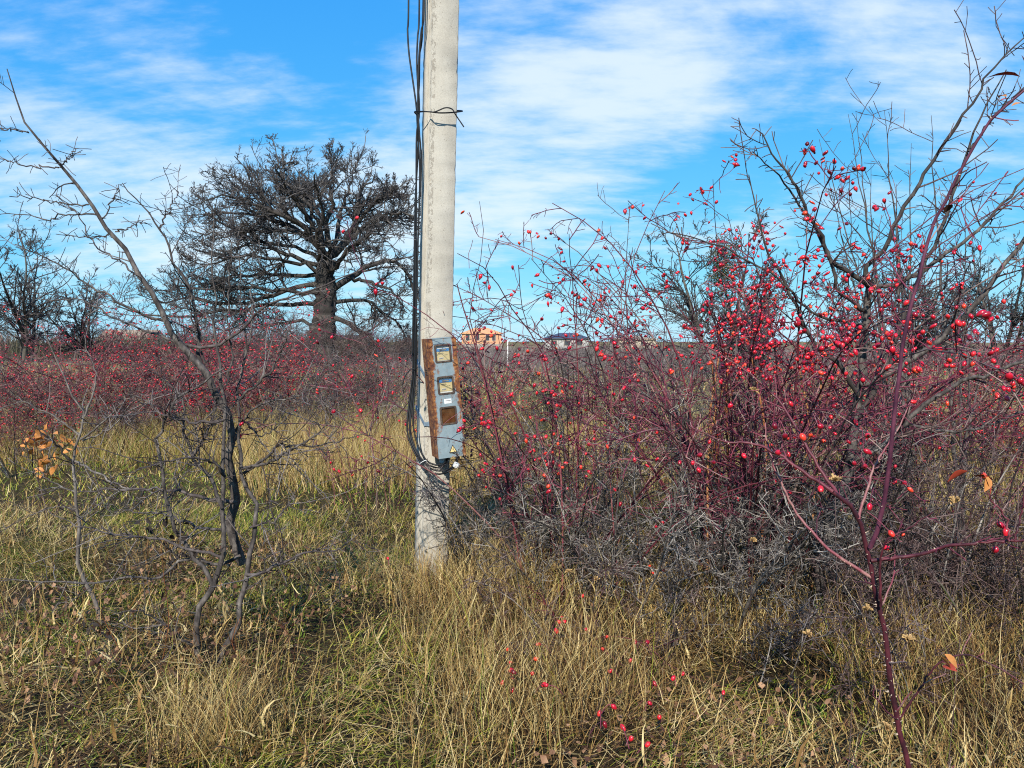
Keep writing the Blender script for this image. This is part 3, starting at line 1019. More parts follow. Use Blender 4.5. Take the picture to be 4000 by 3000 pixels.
# ---- the old oak
rng = np.random.default_rng(11)
ob_base = on_ground(1238, 49)
OAK = [
    ([(1236, 1440), (1252, 1340), (1265, 1260), (1275, 1150), (1268, 1070), (1284, 1010)], 49, 49, 0.78, 0.50),
    ([(1284, 1020), (1235, 950), (1190, 895), (1130, 855), (1060, 820), (980, 800), (900, 800)], 49, 45, 0.260, 0.035),
    ([(1280, 1000), (1325, 970), (1365, 920), (1385, 860), (1400, 790), (1430, 730), (1470, 690)], 49, 51, 0.285, 0.035),
    ([(1285, 1000), (1280, 930), (1275, 860), (1300, 790), (1290, 720), (1300, 660)], 49, 47, 0.223, 0.035),
    ([(1225, 905), (1180, 820), (1140, 760), (1100, 700), (1080, 640)], 47.5, 44, 0.136, 0.035),
    ([(1350, 950), (1420, 900), (1490, 860), (1560, 850), (1620, 880)], 49.5, 53, 0.161, 0.035),
    ([(1300, 1130), (1350, 1100), (1410, 1050), (1490, 1020), (1560, 1040), (1620, 1130), (1650, 1230)], 49, 51, 0.223, 0.035),
    ([(1262, 1110), (1170, 1122), (1060, 1150), (960, 1185), (850, 1180), (720, 1165), (600, 1180)], 49, 47, 0.161, 0.035),
    ([(1255, 1190), (1150, 1185), (1040, 1195), (940, 1200), (820, 1225), (700, 1240), (560, 1225), (450, 1200)], 49, 52, 0.149, 0.035),
    ([(1262, 1060), (1180, 1030), (1060, 1010), (960, 1000), (860, 1020), (780, 1050)], 49, 45, 0.136, 0.035),
    ([(1255, 1020), (1170, 970), (1060, 950), (950, 960), (860, 990), (760, 980)], 49, 50, 0.124, 0.035),
    ([(1235, 940), (1140, 900), (1040, 890), (940, 905), (840, 920), (760, 910)], 48.5, 46, 0.124, 0.035),
    ([(1190, 890), (1080, 830), (960, 780), (860, 770), (780, 790)], 48, 50, 0.124, 0.035),
    ([(1300, 1240), (1370, 1270), (1450, 1320), (1540, 1370), (1620, 1400)], 49, 46, 0.161, 0.035),
    ([(1310, 1180), (1400, 1170), (1480, 1200), (1550, 1260), (1600, 1340)], 49, 53, 0.136, 0.035),
    ([(1370, 1080), (1450, 1110), (1530, 1150), (1590, 1220)], 49, 45, 0.124, 0.035),
    ([(1245, 1270), (1160, 1255), (1060, 1270), (950, 1270), (840, 1290)], 49, 51, 0.124, 0.035),
    ([(1300, 960), (1330, 860), (1350, 780), (1370, 700), (1380, 650)], 49, 54, 0.161, 0.035),
    ([(1270, 880), (1230, 800), (1200, 720), (1180, 660)], 48.5, 53, 0.136, 0.035),
    ([(1380, 860), (1460, 800), (1520, 760), (1560, 720)], 50, 47, 0.124, 0.035),
    ([(1284, 1010), (1240, 900), (1170, 800), (1120, 740), (1050, 690)], 49, 55, 0.174, 0.035),
    ([(1270, 1050), (1240, 960), (1250, 860), (1240, 760), (1230, 690)], 49, 43.5, 0.174, 0.035),
    ([(1270, 1080), (1330, 1020), (1380, 960), (1450, 920), (1530, 940)], 49, 44, 0.174, 0.035),
    ([(1240, 950), (1140, 850), (1040, 770), (950, 710), (880, 680)], 49, 49, 0.15, 0.035),
    ([(1250, 960), (1120, 880), (980, 840), (860, 830), (770, 850)], 49, 53, 0.15, 0.035),
    ([(1260, 1040), (1150, 1000), (1000, 930), (880, 880), (790, 830)], 49, 47, 0.15, 0.035),
    ([(1280, 960), (1200, 800), (1120, 710), (1030, 650)], 49, 50, 0.15, 0.035),
    ([(1350, 930), (1430, 820), (1500, 770), (1590, 760)], 49.5, 50, 0.15, 0.035),
    ([(1340, 960), (1440, 870), (1540, 830), (1640, 850)], 49.5, 47, 0.15, 0.035),
    ([(1262, 1090), (1150, 1080), (1000, 1070), (870, 1090), (760, 1120)], 49, 50, 0.15, 0.035),
    ([(1262, 1150), (1120, 1140), (960, 1120), (820, 1130), (700, 1110)], 49, 45, 0.15, 0.035),
]
op, orr = limb_batch(rng, OAK, 14, 0.09)
oak = thing('oak_tree', ob_base, 'huge old bare oak tree with thick trunk and wide spreading crown left of the pole', 'tree')
put_limbs(oak, ob_base, op[1:], orr[1:], M['oak_bark'], 8, 0)
tk, tkr = limb_batch(rng, OAK[:1], 34)
tkr = tkr * (1 + 0.45 * np.exp(-np.linspace(0, 6, 34)))[None]
Vt, Qt = tube_arrays(tk, tkr, 22)
ctr = np.repeat(tk[0], 22, 0)
ridge = 1 + 0.12 * np.sin(np.tile(np.arange(22), 34) * 2.0 + np.repeat(np.arange(34), 22) * 0.25) + rng.normal(0, 0.10, len(Vt))
ob('trunk', mesh_np('oak_trunk', ctr + (Vt - ctr) * ridge[:, None] - ob_base, Qt, np.repeat(rng.random(34), 22)), M['oak_bark'], oak)
# flare and mound of the trunk foot
fl = grow(rng, np.repeat(ob_base[None] + np.array([0.0, 0, 0.9]), 9, 0), np.stack([np.cos(np.arange(9) * 0.7), np.sin(np.arange(9) * 0.7), np.full(9, -0.55)], 1), np.full(9, 1.7), 6, 0.1)
ob('root_flare', tubes('root_flare', [(fl, taper(np.full(9, 0.55), np.full(9, 0.16), 6), 7)], ob_base), M['oak_bark'], oak)
a1 = spawn(rng, op[1:], orr[1:], 13, 0.22, 1.0, (0.24, 0.50), (25, 65), 10, 0.13, (0, 0, 0.035), 0.5, 0.026, rmax=0.08, short=0.4)
ep = spawn(rng, tk, tkr, 260, 0.05, 1.0, (0.4, 1.3), (50, 95), 5, 0.22, (0, 0, 0.02), 0.05, 0.012, rel=False, rmax=0.03)
ep2 = spawn(rng, *ep, 4, 0.2, 1.0, (0.2, 0.5), (40, 80), 4, 0.2, (0, 0, 0.02), 0.6, 0.010, rel=False)
a2 = spawn(rng, *a1, 8, 0.12, 1.0, (0.30, 0.62), (30, 65), 7, 0.16, (0, 0, 0.05), 0.6, 0.016, rmax=0.04)
a3 = spawn(rng, *a2, 6, 0.15, 1.0, (0.35, 0.75), (30, 60), 4, 0.17, (0, 0, 0.06), 0.65, 0.011, rmax=0.022)
a4 = spawn(rng, *a3, 2, 0.3, 1.0, (0.35, 0.7), (30, 60), 3, 0.18, (0, 0, 0.08), 0.8, 0.010, rmax=0.014)
ob('crown', tubes('oak_crown', [(*a1, 5), (*a2, 4), (*a3, 3), (*a4, 3), (*ep, 3), (*ep2, 3)], ob_base, rng), M['oak_twig'], oak)
print('oak twigs', len(a3[0]), len(a4[0]))


# ---- generic far tree (built once per variant at the origin, then copied)
def far_tree_meshes(seed, H, spread, stems, dense):
    r = np.random.default_rng(seed)
    st = np.zeros((stems, 3))
    st[:, :2] = r.normal(0, 0.25, (stems, 2))
    az = np.arange(stems) * 2 * np.pi / stems + r.uniform(0, 1)
    d = np.stack([np.cos(az) * spread, np.sin(az) * spread, np.ones(stems)], 1)
    tp = grow(r, st, d, r.uniform(0.75, 1.05, stems) * H, 12, 0.10, (0, 0, 0.02))
    tr = taper(np.full(stems, 0.017 * H), np.full(stems, 0.02), 12)
    b1 = spawn(r, tp, tr, 16, 0.12, 0.98, (0.25, 0.55), (35, 75), 8, 0.14, (0, 0, 0.05), 0.55, 0.024, rmax=0.07)
    b2 = spawn(r, *b1, 8, 0.15, 1.0, (0.25, 0.5), (30, 65), 5, 0.18, (0, 0, 0.07), 0.6, 0.018, rmax=0.034)
    b3 = spawn(r, *b2, dense, 0.2, 1.0, (0.35, 0.7), (30, 60), 4, 0.2, (0, 0, 0.07), 0.7, 0.014, rmax=0.02)
    return tubes('far_trunk', [(tp, tr, 7)], (0, 0, 0), r), tubes('far_crown', [(*b1, 4), (*b2, 3), (*b3, 3)], (0, 0, 0), r)


variants = [far_tree_meshes(21, 9.0, 0.28, 4, 5), far_tree_meshes(22, 7.0, 0.4, 5, 4), far_tree_meshes(23, 8.0, 0.18, 3, 6)]
FAR = [  # px, D, variant, scale, turn, label
    (110, 56, 0, 1.0, 0.3, 'tall bare many stemmed tree on the horizon nearest the left edge of the photo'),
    (330, 60, 1, 0.98, 1.9, 'small bare spreading tree on the horizon right of the tall left edge tree'),
    (-160, 52, 2, 0.95, 2.0, 'bare tree cut by the left edge of the photo on the horizon'),
    (2780, 34, 0, 0.72, 4.1, 'bare round crowned tree behind the densest red rose hips'),
    (2960, 36, 1, 0.76, 0.8, 'bare tree just right behind the densest red rose hips'),
    (3560, 44, 1, 0.92, 2.5, 'bare grey tree on the horizon behind the right thorn tree stems'),
    (3330, 48, 2, 0.8, 5.0, 'low bare grey tree on the horizon behind the right thorn tree fork'),
    (3900, 46, 0, 0.85, 3.3, 'bare grey tree on the horizon near the right edge of the photo'),
    (4150, 42, 2, 0.9, 1.2, 'bare tree cut by the right edge of the photo on the horizon'),
    (3740, 60, 1, 1.05, 0.2, 'small bare tree on the horizon between the two at the right edge')]
for px, D, vi, s, tn, lab in FAR:
    b = on_ground(px, D)
    t = thing('bare_tree', b, lab, 'tree', 'bare trees along the horizon', rot=(0, 0, tn))
    t.scale = (s, s, s)
    ob('trunk', variants[vi][0], M['oak_bark'], t)
    ob('crown', variants[vi][1], M['oak_twig'], t)

# mistletoe clump high in the tree behind the hips
mt_ = P(2820, 1050, 33.5)
r = np.random.default_rng(5)
dd = norm(r.normal(0, 1, (900, 3)) + np.array([0, 0, 0.2]))
mp_ = grow(r, np.repeat(mt_[None], 900, 0) + r.normal(0, 1, (900, 3)) * np.array([0.28, 0.28, 0.62]), dd, r.uniform(0.12, 0.5, 900), 4, 0.25)
M['mistletoe'] = bark('mistletoe', [(0.0, (0.02, 0.025, 0.012)), (0.5, (0.06, 0.065, 0.03)), (1.0, (0.15, 0.14, 0.06))], 3, bmp=0)
ob('mistletoe_clump', tubes('mistletoe', [(mp_, taper(np.full(900, 0.010), np.full(900, 0.014), 4), 3)], mt_, r), M['mistletoe'], loc=tuple(mt_), label='dark olive mistletoe clump in the crown behind the red rose hips', cat='mistletoe')

# ---- dry scrub that fills the far field, and the dark hedge on the left horizon
r = np.random.default_rng(8)


def scrub(name, n, pxr, Dr, hr, wr, lab, mat, power=1.0):
    D = Dr[0] + (Dr[1] - Dr[0]) * r.random(n) ** power
    px = r.uniform(pxr[0], pxr[1], n)
    x = (px - 2000) / F * D
    pos = np.stack([x, D, gz(x, D)], 1)
    cl = 0.75 + 0.25 * np.sin(x * 0.9 + 2 * np.sin(D * 0.35)) * np.cos(D * 0.5)
    h = r.uniform(hr[0], hr[1], n) * cl
    V, Q = ribbons(r, pos, r.uniform(0, 6.28, n), h, r.uniform(0, 0.5, n), r.uniform(-0.3, 0.5, n), r.uniform(wr[0], wr[1], n) * D / 40, 4)
    return ob(name, mesh_np(name, V, Q, np.repeat(r.random(n), 8)), mat, label=lab, cat='scrub', kind='stuff')


scrub('dry_scrub', 30000, (1500, 4300), (24, 95), (0.5, 1.7), (0.012, 0.03), 'grey leafless scrub covering the far field right of the pole', M['scrub'], 0.7)
M['hedge'] = bark('hedge', [(0.0, (0.015, 0.018, 0.012)), (0.5, (0.045, 0.045, 0.028)), (1.0, (0.11, 0.09, 0.055))], 1, bmp=0)
scrub('dark_hedge', 11000, (-500, 1750), (62, 110), (0.9, 4.2), (0.02, 0.05), 'dark scrubby hedge along the left horizon', M['hedge'])
scrub('brown_scrub', 7000, (-500, 1800), (17, 60), (0.3, 1.0), (0.012, 0.03), 'brown dead scrub scattered over the left field behind the red bushes', M['scrub'])


# ------------------------------------------------------------------ roses
def lathe(prof, n=8):
    v, f = [], []
    for rr, z in prof:
        for i in range(n):
            a = 2 * math.pi * i / n
            v.append((rr * math.cos(a), rr * math.sin(a), z))
    for k in range(len(prof) - 1):
        for i in range(n):
            j = (i + 1) % n
            f.append((k * n + i, k * n + j, (k + 1) * n + j, (k + 1) * n + i))
    return v, f


HIP = MB()
v, f = lathe([(0.0008, 0.0), (0.0045, -0.002), (0.0078, -0.007), (0.0082, -0.012), (0.0065, -0.018), (0.0035, -0.022)], 8)
HIP.add(v, f, 0)
v, f = lathe([(0.0035, -0.022), (0.0040, -0.025), (0.0004, -0.029)], 6)
HIP.add(v, f, 1)
HIP_ME = HIP.mesh('rose_hip', True)
HIP_ME.materials.append(M['hip'])
HIP_ME.materials.append(M['hip_tip'])


def add_hips(rng, parent, base, pos, lo=0.8, hi=1.2):
    """each hip is a part of its bush"""
    for p in pos:
        o = ob('rose_hip', HIP_ME, None, parent)
        o.location = tuple(p - base)
        s = rng.uniform(lo, hi)
        o.scale = (s * rng.uniform(0.9, 1.1), s * rng.uniform(0.9, 1.1), s * rng.uniform(0.85, 1.15))
        o.rotation_euler = (rng.normal(0, 0.7), rng.normal(0, 0.7), rng.uniform(0, 6.28))


def joined_hips(rng, pos, origin, size):
    n = len(pos)
    a = np.arange(5) * 2 * np.pi / 5
    prof = np.array([(0.25, 0.0), (0.75, -0.45), (0.72, -1.0), (0.2, -1.5)])
    ringv = np.array([(rr * np.cos(t), rr * np.sin(t), z) for rr, z in prof for t in a])
    sz = rng.uniform(0.75, 1.2, n) * size
    tilt = rng.normal(0, 0.5, (n, 2))
    V = ringv[None] * sz[:, None, None]
    V[:, :, 0] += V[:, :, 2] * tilt[:, 0:1]
    V[:, :, 1] += V[:, :, 2] * tilt[:, 1:2]
    V = V + (pos - np.asarray(origin))[:, None, :]
    q = [(k * 5 + i, k * 5 + (i + 1) % 5, (k + 1) * 5 + (i + 1) % 5, (k + 1) * 5 + i) for k in range(3) for i in range(5)]
    Q = (np.array(q)[None] + np.arange(n)[:, None, None] * 20).reshape(-1, 4)
    return mesh_np('rose_hips', V.reshape(-1, 3), Q, np.repeat(rng.random(n), 20))


def rose_canes(rng, n, H, spread, r0, arch=0.05, base_r=0.18, P_=14):
    az = rng.uniform(0, 6.28, n)
    st = np.stack([np.cos(az) * base_r * rng.random(n), np.sin(az) * base_r * rng.random(n), np.full(n, -0.03)], 1)
    lean = rng.uniform(0.05, spread, n)
    d = np.stack([np.cos(az) * lean, np.sin(az) * lean, np.ones(n)], 1)
    ln = rng.uniform(0.7, 1.25, n) * H
    out = np.stack([np.cos(az) * arch * 0.55, np.sin(az) * arch * 0.55, np.full(n, -arch)], 1)
    B = n
    dd_ = norm(d)
    pts = np.zeros((B, P_, 3))
    pts[:, 0] = st
    for i in range(1, P_):
        dd_ = norm(dd_ + rng.normal(0, 0.055, (B, 3)) + out * (2.6 * i / P_))
        pts[:, i] = pts[:, i - 1] + dd_ * (ln / (P_ - 1))[:, None]
    pts[:, :, 2] = np.maximum(pts[:, :, 2], -0.03)
    return pts, taper(rng.uniform(0.7, 1.2, n) * r0, np.full(n, r0 * 0.25), P_)


def thorns(rng, pts, rad, per, size):
    t, _ = spawn(rng, pts, rad, per, 0.02, 0.95, (size * 0.8, size * 1.3), (60, 100), 2, 0.0, rel=False)
    rr = np.stack([size * rng.uniform(0.12, 0.26, len(t)), np.full(len(t), size * 0.02)], 1)
    return t, rr


# far rows: three variants built at the origin, copied
def far_rose(seed):
    r = np.random.default_rng(seed)
    c = rose_canes(r, 34, 2.25, 0.75, 0.007, 0.055, 0.5, 12)
    t1 = spawn(r, *c, 9, 0.25, 1.0, (0.10, 0.32), (30, 75), 6, 0.16, (0, 0, 0.01), 0.7, 0.0036)
    t2 = spawn(r, *t1, 5, 0.15, 1.0, (0.3, 0.7), (30, 70), 4, 0.16, (0, 0, 0.0), 0.8, 0.0030)
    tips = t2[0][:, -1]
    tips = tips[tips[:, 2] > 0.55]
    hp = tips[r.choice(len(tips), min(620, len(tips)), False)]
    return tubes('cane', [(*c, 4)], (0, 0, 0), r), tubes('twig', [(*t1, 3), (*t2, 3)], (0, 0, 0), r), joined_hips(r, hp, (0, 0, 0), 0.017)


rv = [far_rose(31), far_rose(32), far_rose(33)]
ROWS = [  # px, D, variant, scale, label
    (60, 10.5, 0, 0.58, 'red hip rose bush nearest the left edge, behind the orange oak leaves'),
    (330, 12.0, 1, 0.98, 'red hip rose bush behind the thin forked sapling on the left'),
    (-180, 12.5, 2, 0.9, 'red hip rose bush cut by the left edge of the photo'),
    (560, 12.8, 2, 0.78, 'red hip rose bush left of the bare sapling stems in the back row'),
    (800, 12.0, 0, 0.98, 'red hip rose bush straight behind the bare sapling stems'),
    (1030, 12.6, 1, 1.02, 'red hip rose bush right of the bare sapling, before the oak trunk'),
    (1240, 14.5, 2, 0.72, 'red hip rose bush below the oak trunk, near middle left'),
    (1430, 15.5, 0, 0.62, 'sparse red rose bush just left of the black cables'),
    (200, 16.0, 2, 0.85, 'red hip rose bush farther back near the left edge'),
    (660, 17.5, 1, 1.05, 'red hip rose bush farther back behind the bare sapling'),
    (980, 18.0, 0, 1.0, 'red hip rose bush farthest back left of the oak trunk'),
    (3480, 9.5, 1, 0.92, 'red hip rose bush in the back row behind the thorn tree trunk'),
    (3800, 9.0, 0, 0.92, 'red hip rose bush in the back row near the right edge'),
    (4120, 8.6, 2, 0.82, 'red hip rose bush cut by the right edge in the back row'),
    (3150, 10.5, 2, 0.82, 'red hip rose bush in the back row left of the thorn tree trunk'),
    (1900, 11.5, 1, 0.74, 'red hip rose bush seen just right behind the meter box')]
BROWN = [(-40, 11.2, 1, 0.75, 'brown bare bush without hips at the left edge among the red ones'), (440, 11.0, 0, 0.62, 'brown bare bush between the left forked sapling and the bare sapling'),
         (690, 14.5, 2, 0.95, 'brown bare bush behind the bare sapling in the back row'), (1150, 11.5, 1, 0.60, 'brown bare bush in tan grass right of the bare sapling'), (1330, 13.0, 0, 0.72, 'brown bare bush below the right side of the oak'),
         (1540, 14.0, 2, 0.78, 'brown bare bush just behind the black cables'), (1190, 42.0, 0, 1.5, 'brown bare bush hiding the left of the oak trunk foot'), (1300, 40.0, 2, 1.45, 'brown bare bush hiding the right of the oak trunk foot'), (1050, 45.0, 1, 1.6, 'brown bare bush well left of the oak trunk foot'), (1480, 38.0, 2, 1.3, 'brown bare bush under the low right branches of the oak'),
         (2250, 12.0, 0, 0.85, 'brown bare bush seen through the arching rose'), (2650, 11.0, 2, 0.85, 'brown bare bush behind the left side of the densest hips')]
r = np.random.default_rng(177)
for px, D, vi, s, lab in BROWN:
    b = on_ground(px, D)
    t = thing('bare_bush', b, lab, 'bush', 'brown bushes in the back rows', rot=(0, 0, r.uniform(0, 6.28)))
    t.scale = (s * 1.1, s * 1.1, s)
    for nm, k in (('canes', 0), ('twigs', 1)):
        o = ob(nm, rv[vi][k], M['rose_far'], t)
        o.material_slots[0].link = 'OBJECT'
        o.material_slots[0].material = M['twig_grey'] if px % 20 else M['twig_brown']
r = np.random.default_rng(77)
for px, D, vi, s, lab in ROWS:
    b = on_ground(px, D)
    t = thing('rose_bush', b, lab, 'rose bush', 'red rose bushes in the back rows', rot=(0, 0, r.uniform(0, 6.28)))
    t.scale = (s * 1.1, s * 1.1, s * 0.9)
    ob('canes', rv[vi][0], M['rose_far'], t)
    ob('twigs', rv[vi][1], M['rose_far'], t)
    ob('rose_hips', rv[vi][2], M['hip'], t, kind='stuff')


def leaf_mesh(name, ln, wd, mat, curl=0.15):
    v, f = [], []
    prof = [(0.0, 0.05), (0.25, 0.8), (0.5, 1.0), (0.75, 0.7), (1.0, 0.03)]
    for t, ww in prof:
        for s in (-1, 0, 1):
            v.append((s * wd / 2 * ww, t * ln, abs(s) * wd * 0.15 * ww - curl * ln * t * t))
    for k in range(4):
        for s in range(2):
            a = k * 3 + s
            f.append((a, a + 1, a + 4, a + 3))
    me = MB().add(v, f).mesh(name, True)
    me.materials.append(mat)
    return me


LEAF = {c: leaf_mesh('leaf', 0.035, 0.018, M['leaf_' + c], 0.3) for c in ('brown', 'dark', 'orange', 'red')}


def add_leaves(rng, parent, base, spots, mesh, n, spread, lo, hi):
    for p in spots:
        for k in range(n):
            o = ob('leaf', mesh, None, parent)
            o.location = tuple(np.asarray(p) + rng.normal(0, spread, 3) - base)
            s = rng.uniform(lo, hi)
            o.scale = (s, s, s)
            o.rotation_euler = (rng.uniform(-1.6, 0.8), rng.uniform(-1, 1), rng.uniform(0, 6.28))


# ---- B: arching rose between the pole and the dense bush
def near_rose(seed, px, D, label, n, H, spread, r0, arch, base_r, per1, per2, nhip, traced=(), zmin=0.5, flt=None, stem='rose_stem', extra=None, hs=(0.9, 1.3), l1=(0.10, 0.30), more=0, avoid=None, lone=()):
    r = np.random.default_rng(seed)
    b = on_ground(px, D)
    t = thing('rose_bush', b, label, 'rose bush', 'near rose bushes with big red hips')
    c = rose_canes(r, n, H, spread, r0, arch, base_r)
    c = (c[0] + b, c[1])
    if traced:
        tp = limb_batch(r, traced, 14)
        c = (np.concatenate([c[0], tp[0]]), np.concatenate([c[1], tp[1]]))
    for i in range(len(c[0])):
        ob('cane', tubes('cane', [(c[0][i:i + 1], c[1][i:i + 1], 6)], b, r), M[stem] if i % 5 else M['twig_brown'], t)
    t1 = spawn(r, *c, per1, 0.25, 1.0, l1, (30, 75), 7, 0.13, (0, 0, 0.0), 0.65, 0.0024)
    t2 = spawn(r, *t1, per2, 0.15, 1.0, (0.25, 0.6), (30, 75), 5, 0.16, (0, 0, -0.01), 0.8, 0.0018)
    if avoid is not None:
        x0_, x1_, ym, zm = avoid
        cut = lambda q: ~((q[0][:, :, 0] > x0_) & (q[0][:, :, 0] < x1_) & (q[0][:, :, 1] < ym) & (q[0][:, :, 2] > zm)).any(1)
        t1, t2 = [(q[0][cut(q)], q[1][cut(q)]) for q in (t1, t2)]
        if lone:
            lp_ = limb_batch(r, lone, 14, 0.004)
            for i in range(len(lp_[0])):
                ob('cane', tubes('cane', [(lp_[0][i:i + 1], lp_[1][i:i + 1], 5)], b, r), M['rose_stem'], t)
            ls = spawn(r, *lp_, 4, 0.3, 1.0, (0.03, 0.12), (35, 70), 5, 0.15, (0, 0, 0), 0.7, 0.0014, rel=False)
            t2 = (t2[0], t2[1])
            ob('twigs', tubes('lone_twigs', [(*ls, 4)], b, r), M['rose_twig'], t, kind='stuff')
    th = thorns(r, *c, 26, 0.007)
    ob('twigs', tubes('twigs', [(*t1, 4), (*t2, 3)], b, r), M['rose_twig'], t, kind='stuff')
    ob('thorns', tubes('thorns', [(*th, 4)], b, r), M['thorn'], t, kind='stuff')
    tips = np.concatenate([t2[0][:, -1], t1[0][:, -1]])
    tips = tips[tips[:, 2] > zmin]
    if flt is not None:
        tips = tips[flt(tips)]
    k = min(nhip, len(tips))
    # hips sit in small clusters
    sel = tips[r.choice(len(tips), k, False)]
    dup_ = r.random(k) < 0.3
    sel = np.concatenate([sel, sel[dup_] + r.normal(0, 0.014, (dup_.sum(), 3))])[:nhip]
    add_hips(r, t, b, sel, *hs)
    if more:
        rest = tips[r.choice(len(tips), min(more, len(tips)), False)] + r.normal(0, 0.02, (min(more, len(tips)), 3))
        ob('rose_hips', joined_hips(r, rest, b, 0.0125), M['hip'], t, kind='stuff')
    return t, b, c


def r_keep(p):
    """most hips of the dense bush hang in its upper middle"""
    q = np.random.default_rng(9).random(len(p))
    c = np.abs(p[:, 0] - (2930 - 2000) / F * 5.0)
    return q < np.clip(1.25 - c / 0.75, 0.1, 1)


rb, rbb, _ = near_rose(41, 2240, 5.2, 'arching rose bush with scattered red hips between the pole and the densest hips', 22, 2.2, 0.9, 0.007, 0.055, 0.4, 12, 4.5, 300, [
    ([(2150, 2250), (2160, 1700), (2140, 1450), (2090, 1327), (1993, 1197), (1955, 1126), (1906, 1056), (1879, 1039), (1787, 990)], 5.2, 4.6, 0.008, 0.002),
    ([(2050, 2300), (1960, 1800), (1873, 1414), (1808, 1197), (1785, 1110)], 5.0, 4.7, 0.009, 0.003),
    ([(2060, 2250), (1900, 1500), (1830, 1213), (1863, 1099), (1879, 1007), (1892, 925), (1880, 870), (1865, 833), (1873, 787)], 5.1, 4.8, 0.007, 0.0015),
    ([(2350, 2280), (2380, 1600), (2297, 1305), (2242, 1224), (2199, 1148), (2166, 1104), (2096, 1056), (2075, 1010)], 5.3, 4.9, 0.008, 0.0018),
    ([(2196, 2330), (2198, 2100), (2188, 1800), (2160, 1560), (2110, 1400)], 4.7, 4.8, 0.0065, 0.004),
    ([(2300, 2200), (2330, 1500), (2310, 1250), (2301, 1160), (2300, 1080)], 5.6, 5.4, 0.007, 0.0015),
    ([(2400, 2200), (2420, 1500), (2390, 1300), (2430, 1150), (2434, 1090)], 5.6, 5.2, 0.007, 0.0015)], 0.72, avoid=(-0.66, -0.27, 5.4, 0.55), more=160, hs=(1.0, 1.4), lone=[
    ([(2050, 1500), (1960, 1420), (1880, 1380), (1800, 1320), (1755, 1300), (1690, 1275), (1640, 1290)], 5.2, 4.85, 0.0035, 0.0012),
    ([(2000, 1620), (1900, 1560), (1820, 1590), (1790, 1615), (1745, 1650), (1725, 1680)], 5.0, 4.9, 0.0026, 0.0012),
    ([(1960, 1430), (1860, 1370), (1800, 1345), (1745, 1350)], 5.0, 4.9, 0.0024, 0.0012)])
rd, rdb, _ = near_rose(42, 2930, 5.0, 'tall rose bush with the densest mass of red hips, reaching above the horizon', 50, 2.5, 0.50, 0.0085, 0.055, 0.45, 15, 5.0, 300, [
    ([(2960, 2300), (2950, 1600), (2880, 1300), (2820, 1100), (2800, 950), (2790, 820), (2785, 700)], 5.0, 4.7, 0.009, 0.0016),
    ([(3000, 2300), (3040, 1600), (3010, 1250), (2960, 1050), (2880, 950), (2780, 960), (2600, 905)], 4.9, 4.5, 0.010, 0.0018),
    ([(2980, 2300), (2990, 1700), (3000, 1400), (3060, 1200), (3100, 1050), (3180, 980), (3330, 990)], 5.1, 4.9, 0.009, 0.0016),
    ([(2880, 2300), (2860, 1700), (2780, 1400), (2650, 1200), (2560, 1080)], 5.0, 4.7, 0.009, 0.0016)], 1.42, flt=lambda p: r_keep(p), more=950, hs=(1.05, 1.5), l1=(0.08, 0.24))
re_, reb, _ = near_rose(43, 3760, 5.6, 'rose bush with red hips behind the thorn tree at the right edge', 24, 2.2, 0.8, 0.007, 0.05, 0.5, 12, 4.5, 220, (), 1.0, hs=(1.0, 1.4))
# brown upright canes inside the dense bush
r = np.random.default_rng(44)
for k in range(9):
    px = r.uniform(2700, 3200)
    q = [(px, 2300), (px + r.normal(0, 25), 2000), (px + r.normal(0, 40), 1700), (px + r.normal(30, 60), 1400)]
    D = r.uniform(4.6, 5.2)
    pts_, rad_ = limb_batch(r, [(q, D, D, 0.009, 0.006)], 10)
    ob('old_cane', tubes('old_cane', [(pts_, rad_, 6)], rdb, r), M['cane_orange'], rd)

# ---- C: foreground rose with the thorny stem
r = np.random.default_rng(45)
FG = [
    ([(3600, 3900), (3572, 3300), (3550, 2988), (3511, 2861), (3477, 2663), (3458, 2484), (3431, 2364), (3404, 2232), (3391, 2165), (3361, 2046), (3332, 1986), (3252, 1920)], 2.25, 2.2, 0.0098, 0.0062),
    ([(3252, 1920), (3130, 1835), (3029, 1770), (2950, 1734), (2812, 1720), (2690, 1660)], 2.2, 2.35, 0.0060, 0.0018),
    ([(3300, 1960), (3232, 1879), (3130, 1712), (3051, 1575), (2921, 1452), (2740, 1344)], 2.2, 2.5, 0.0055, 0.0016),
    ([(3398, 2140), (3431, 2053), (3458, 1940), (3470, 1864), (3485, 1698), (3514, 1445), (3536, 1300), (3583, 1098), (3640, 896), (3684, 794), (3742, 693), (3807, 563), (3857, 483), (3930, 411), (4010, 345)], 2.2, 1.95, 0.0068, 0.0030),
    ([(3404, 2190), (3550, 2172), (3663, 2145), (3763, 2125), (3928, 2115), (4060, 2110)], 2.2, 2.0, 0.0058, 0.0030),
    ([(3404, 2255), (3279, 2178), (3186, 2092), (3133, 2033), (3086, 1960), (3022, 1820), (3000, 1740), (2990, 1650)], 2.22, 2.4, 0.0052, 0.0018),
    ([(3440, 2370), (3438, 2250), (3445, 2150), (3470, 2100), (3560, 2060), (3640, 2000)], 2.2, 2.1, 0.0042, 0.0014),
    ([(3355, 2030), (3390, 1900), (3440, 1780), (3520, 1650), (3560, 1560)], 2.2, 2.35, 0.0042, 0.0014),
    ([(3500, 2830), (3660, 2600), (3780, 2560), (3900, 2610), (4020, 2680)], 2.25, 2.1, 0.0035, 0.0016),
    ([(3945, 2115), (3930, 2030), (3860, 1930), (3830, 1880)], 2.02, 2.05, 0.0030, 0.0012),
    ([(3960, 2110), (3990, 2000), (4010, 1850)], 2.0, 2.0, 0.0028, 0.0014)]
fb = np.array([P(3600, 3900, 2.25)[0], 2.25, float(gz(P(3600, 3900, 2.25)[0], 2.25))])
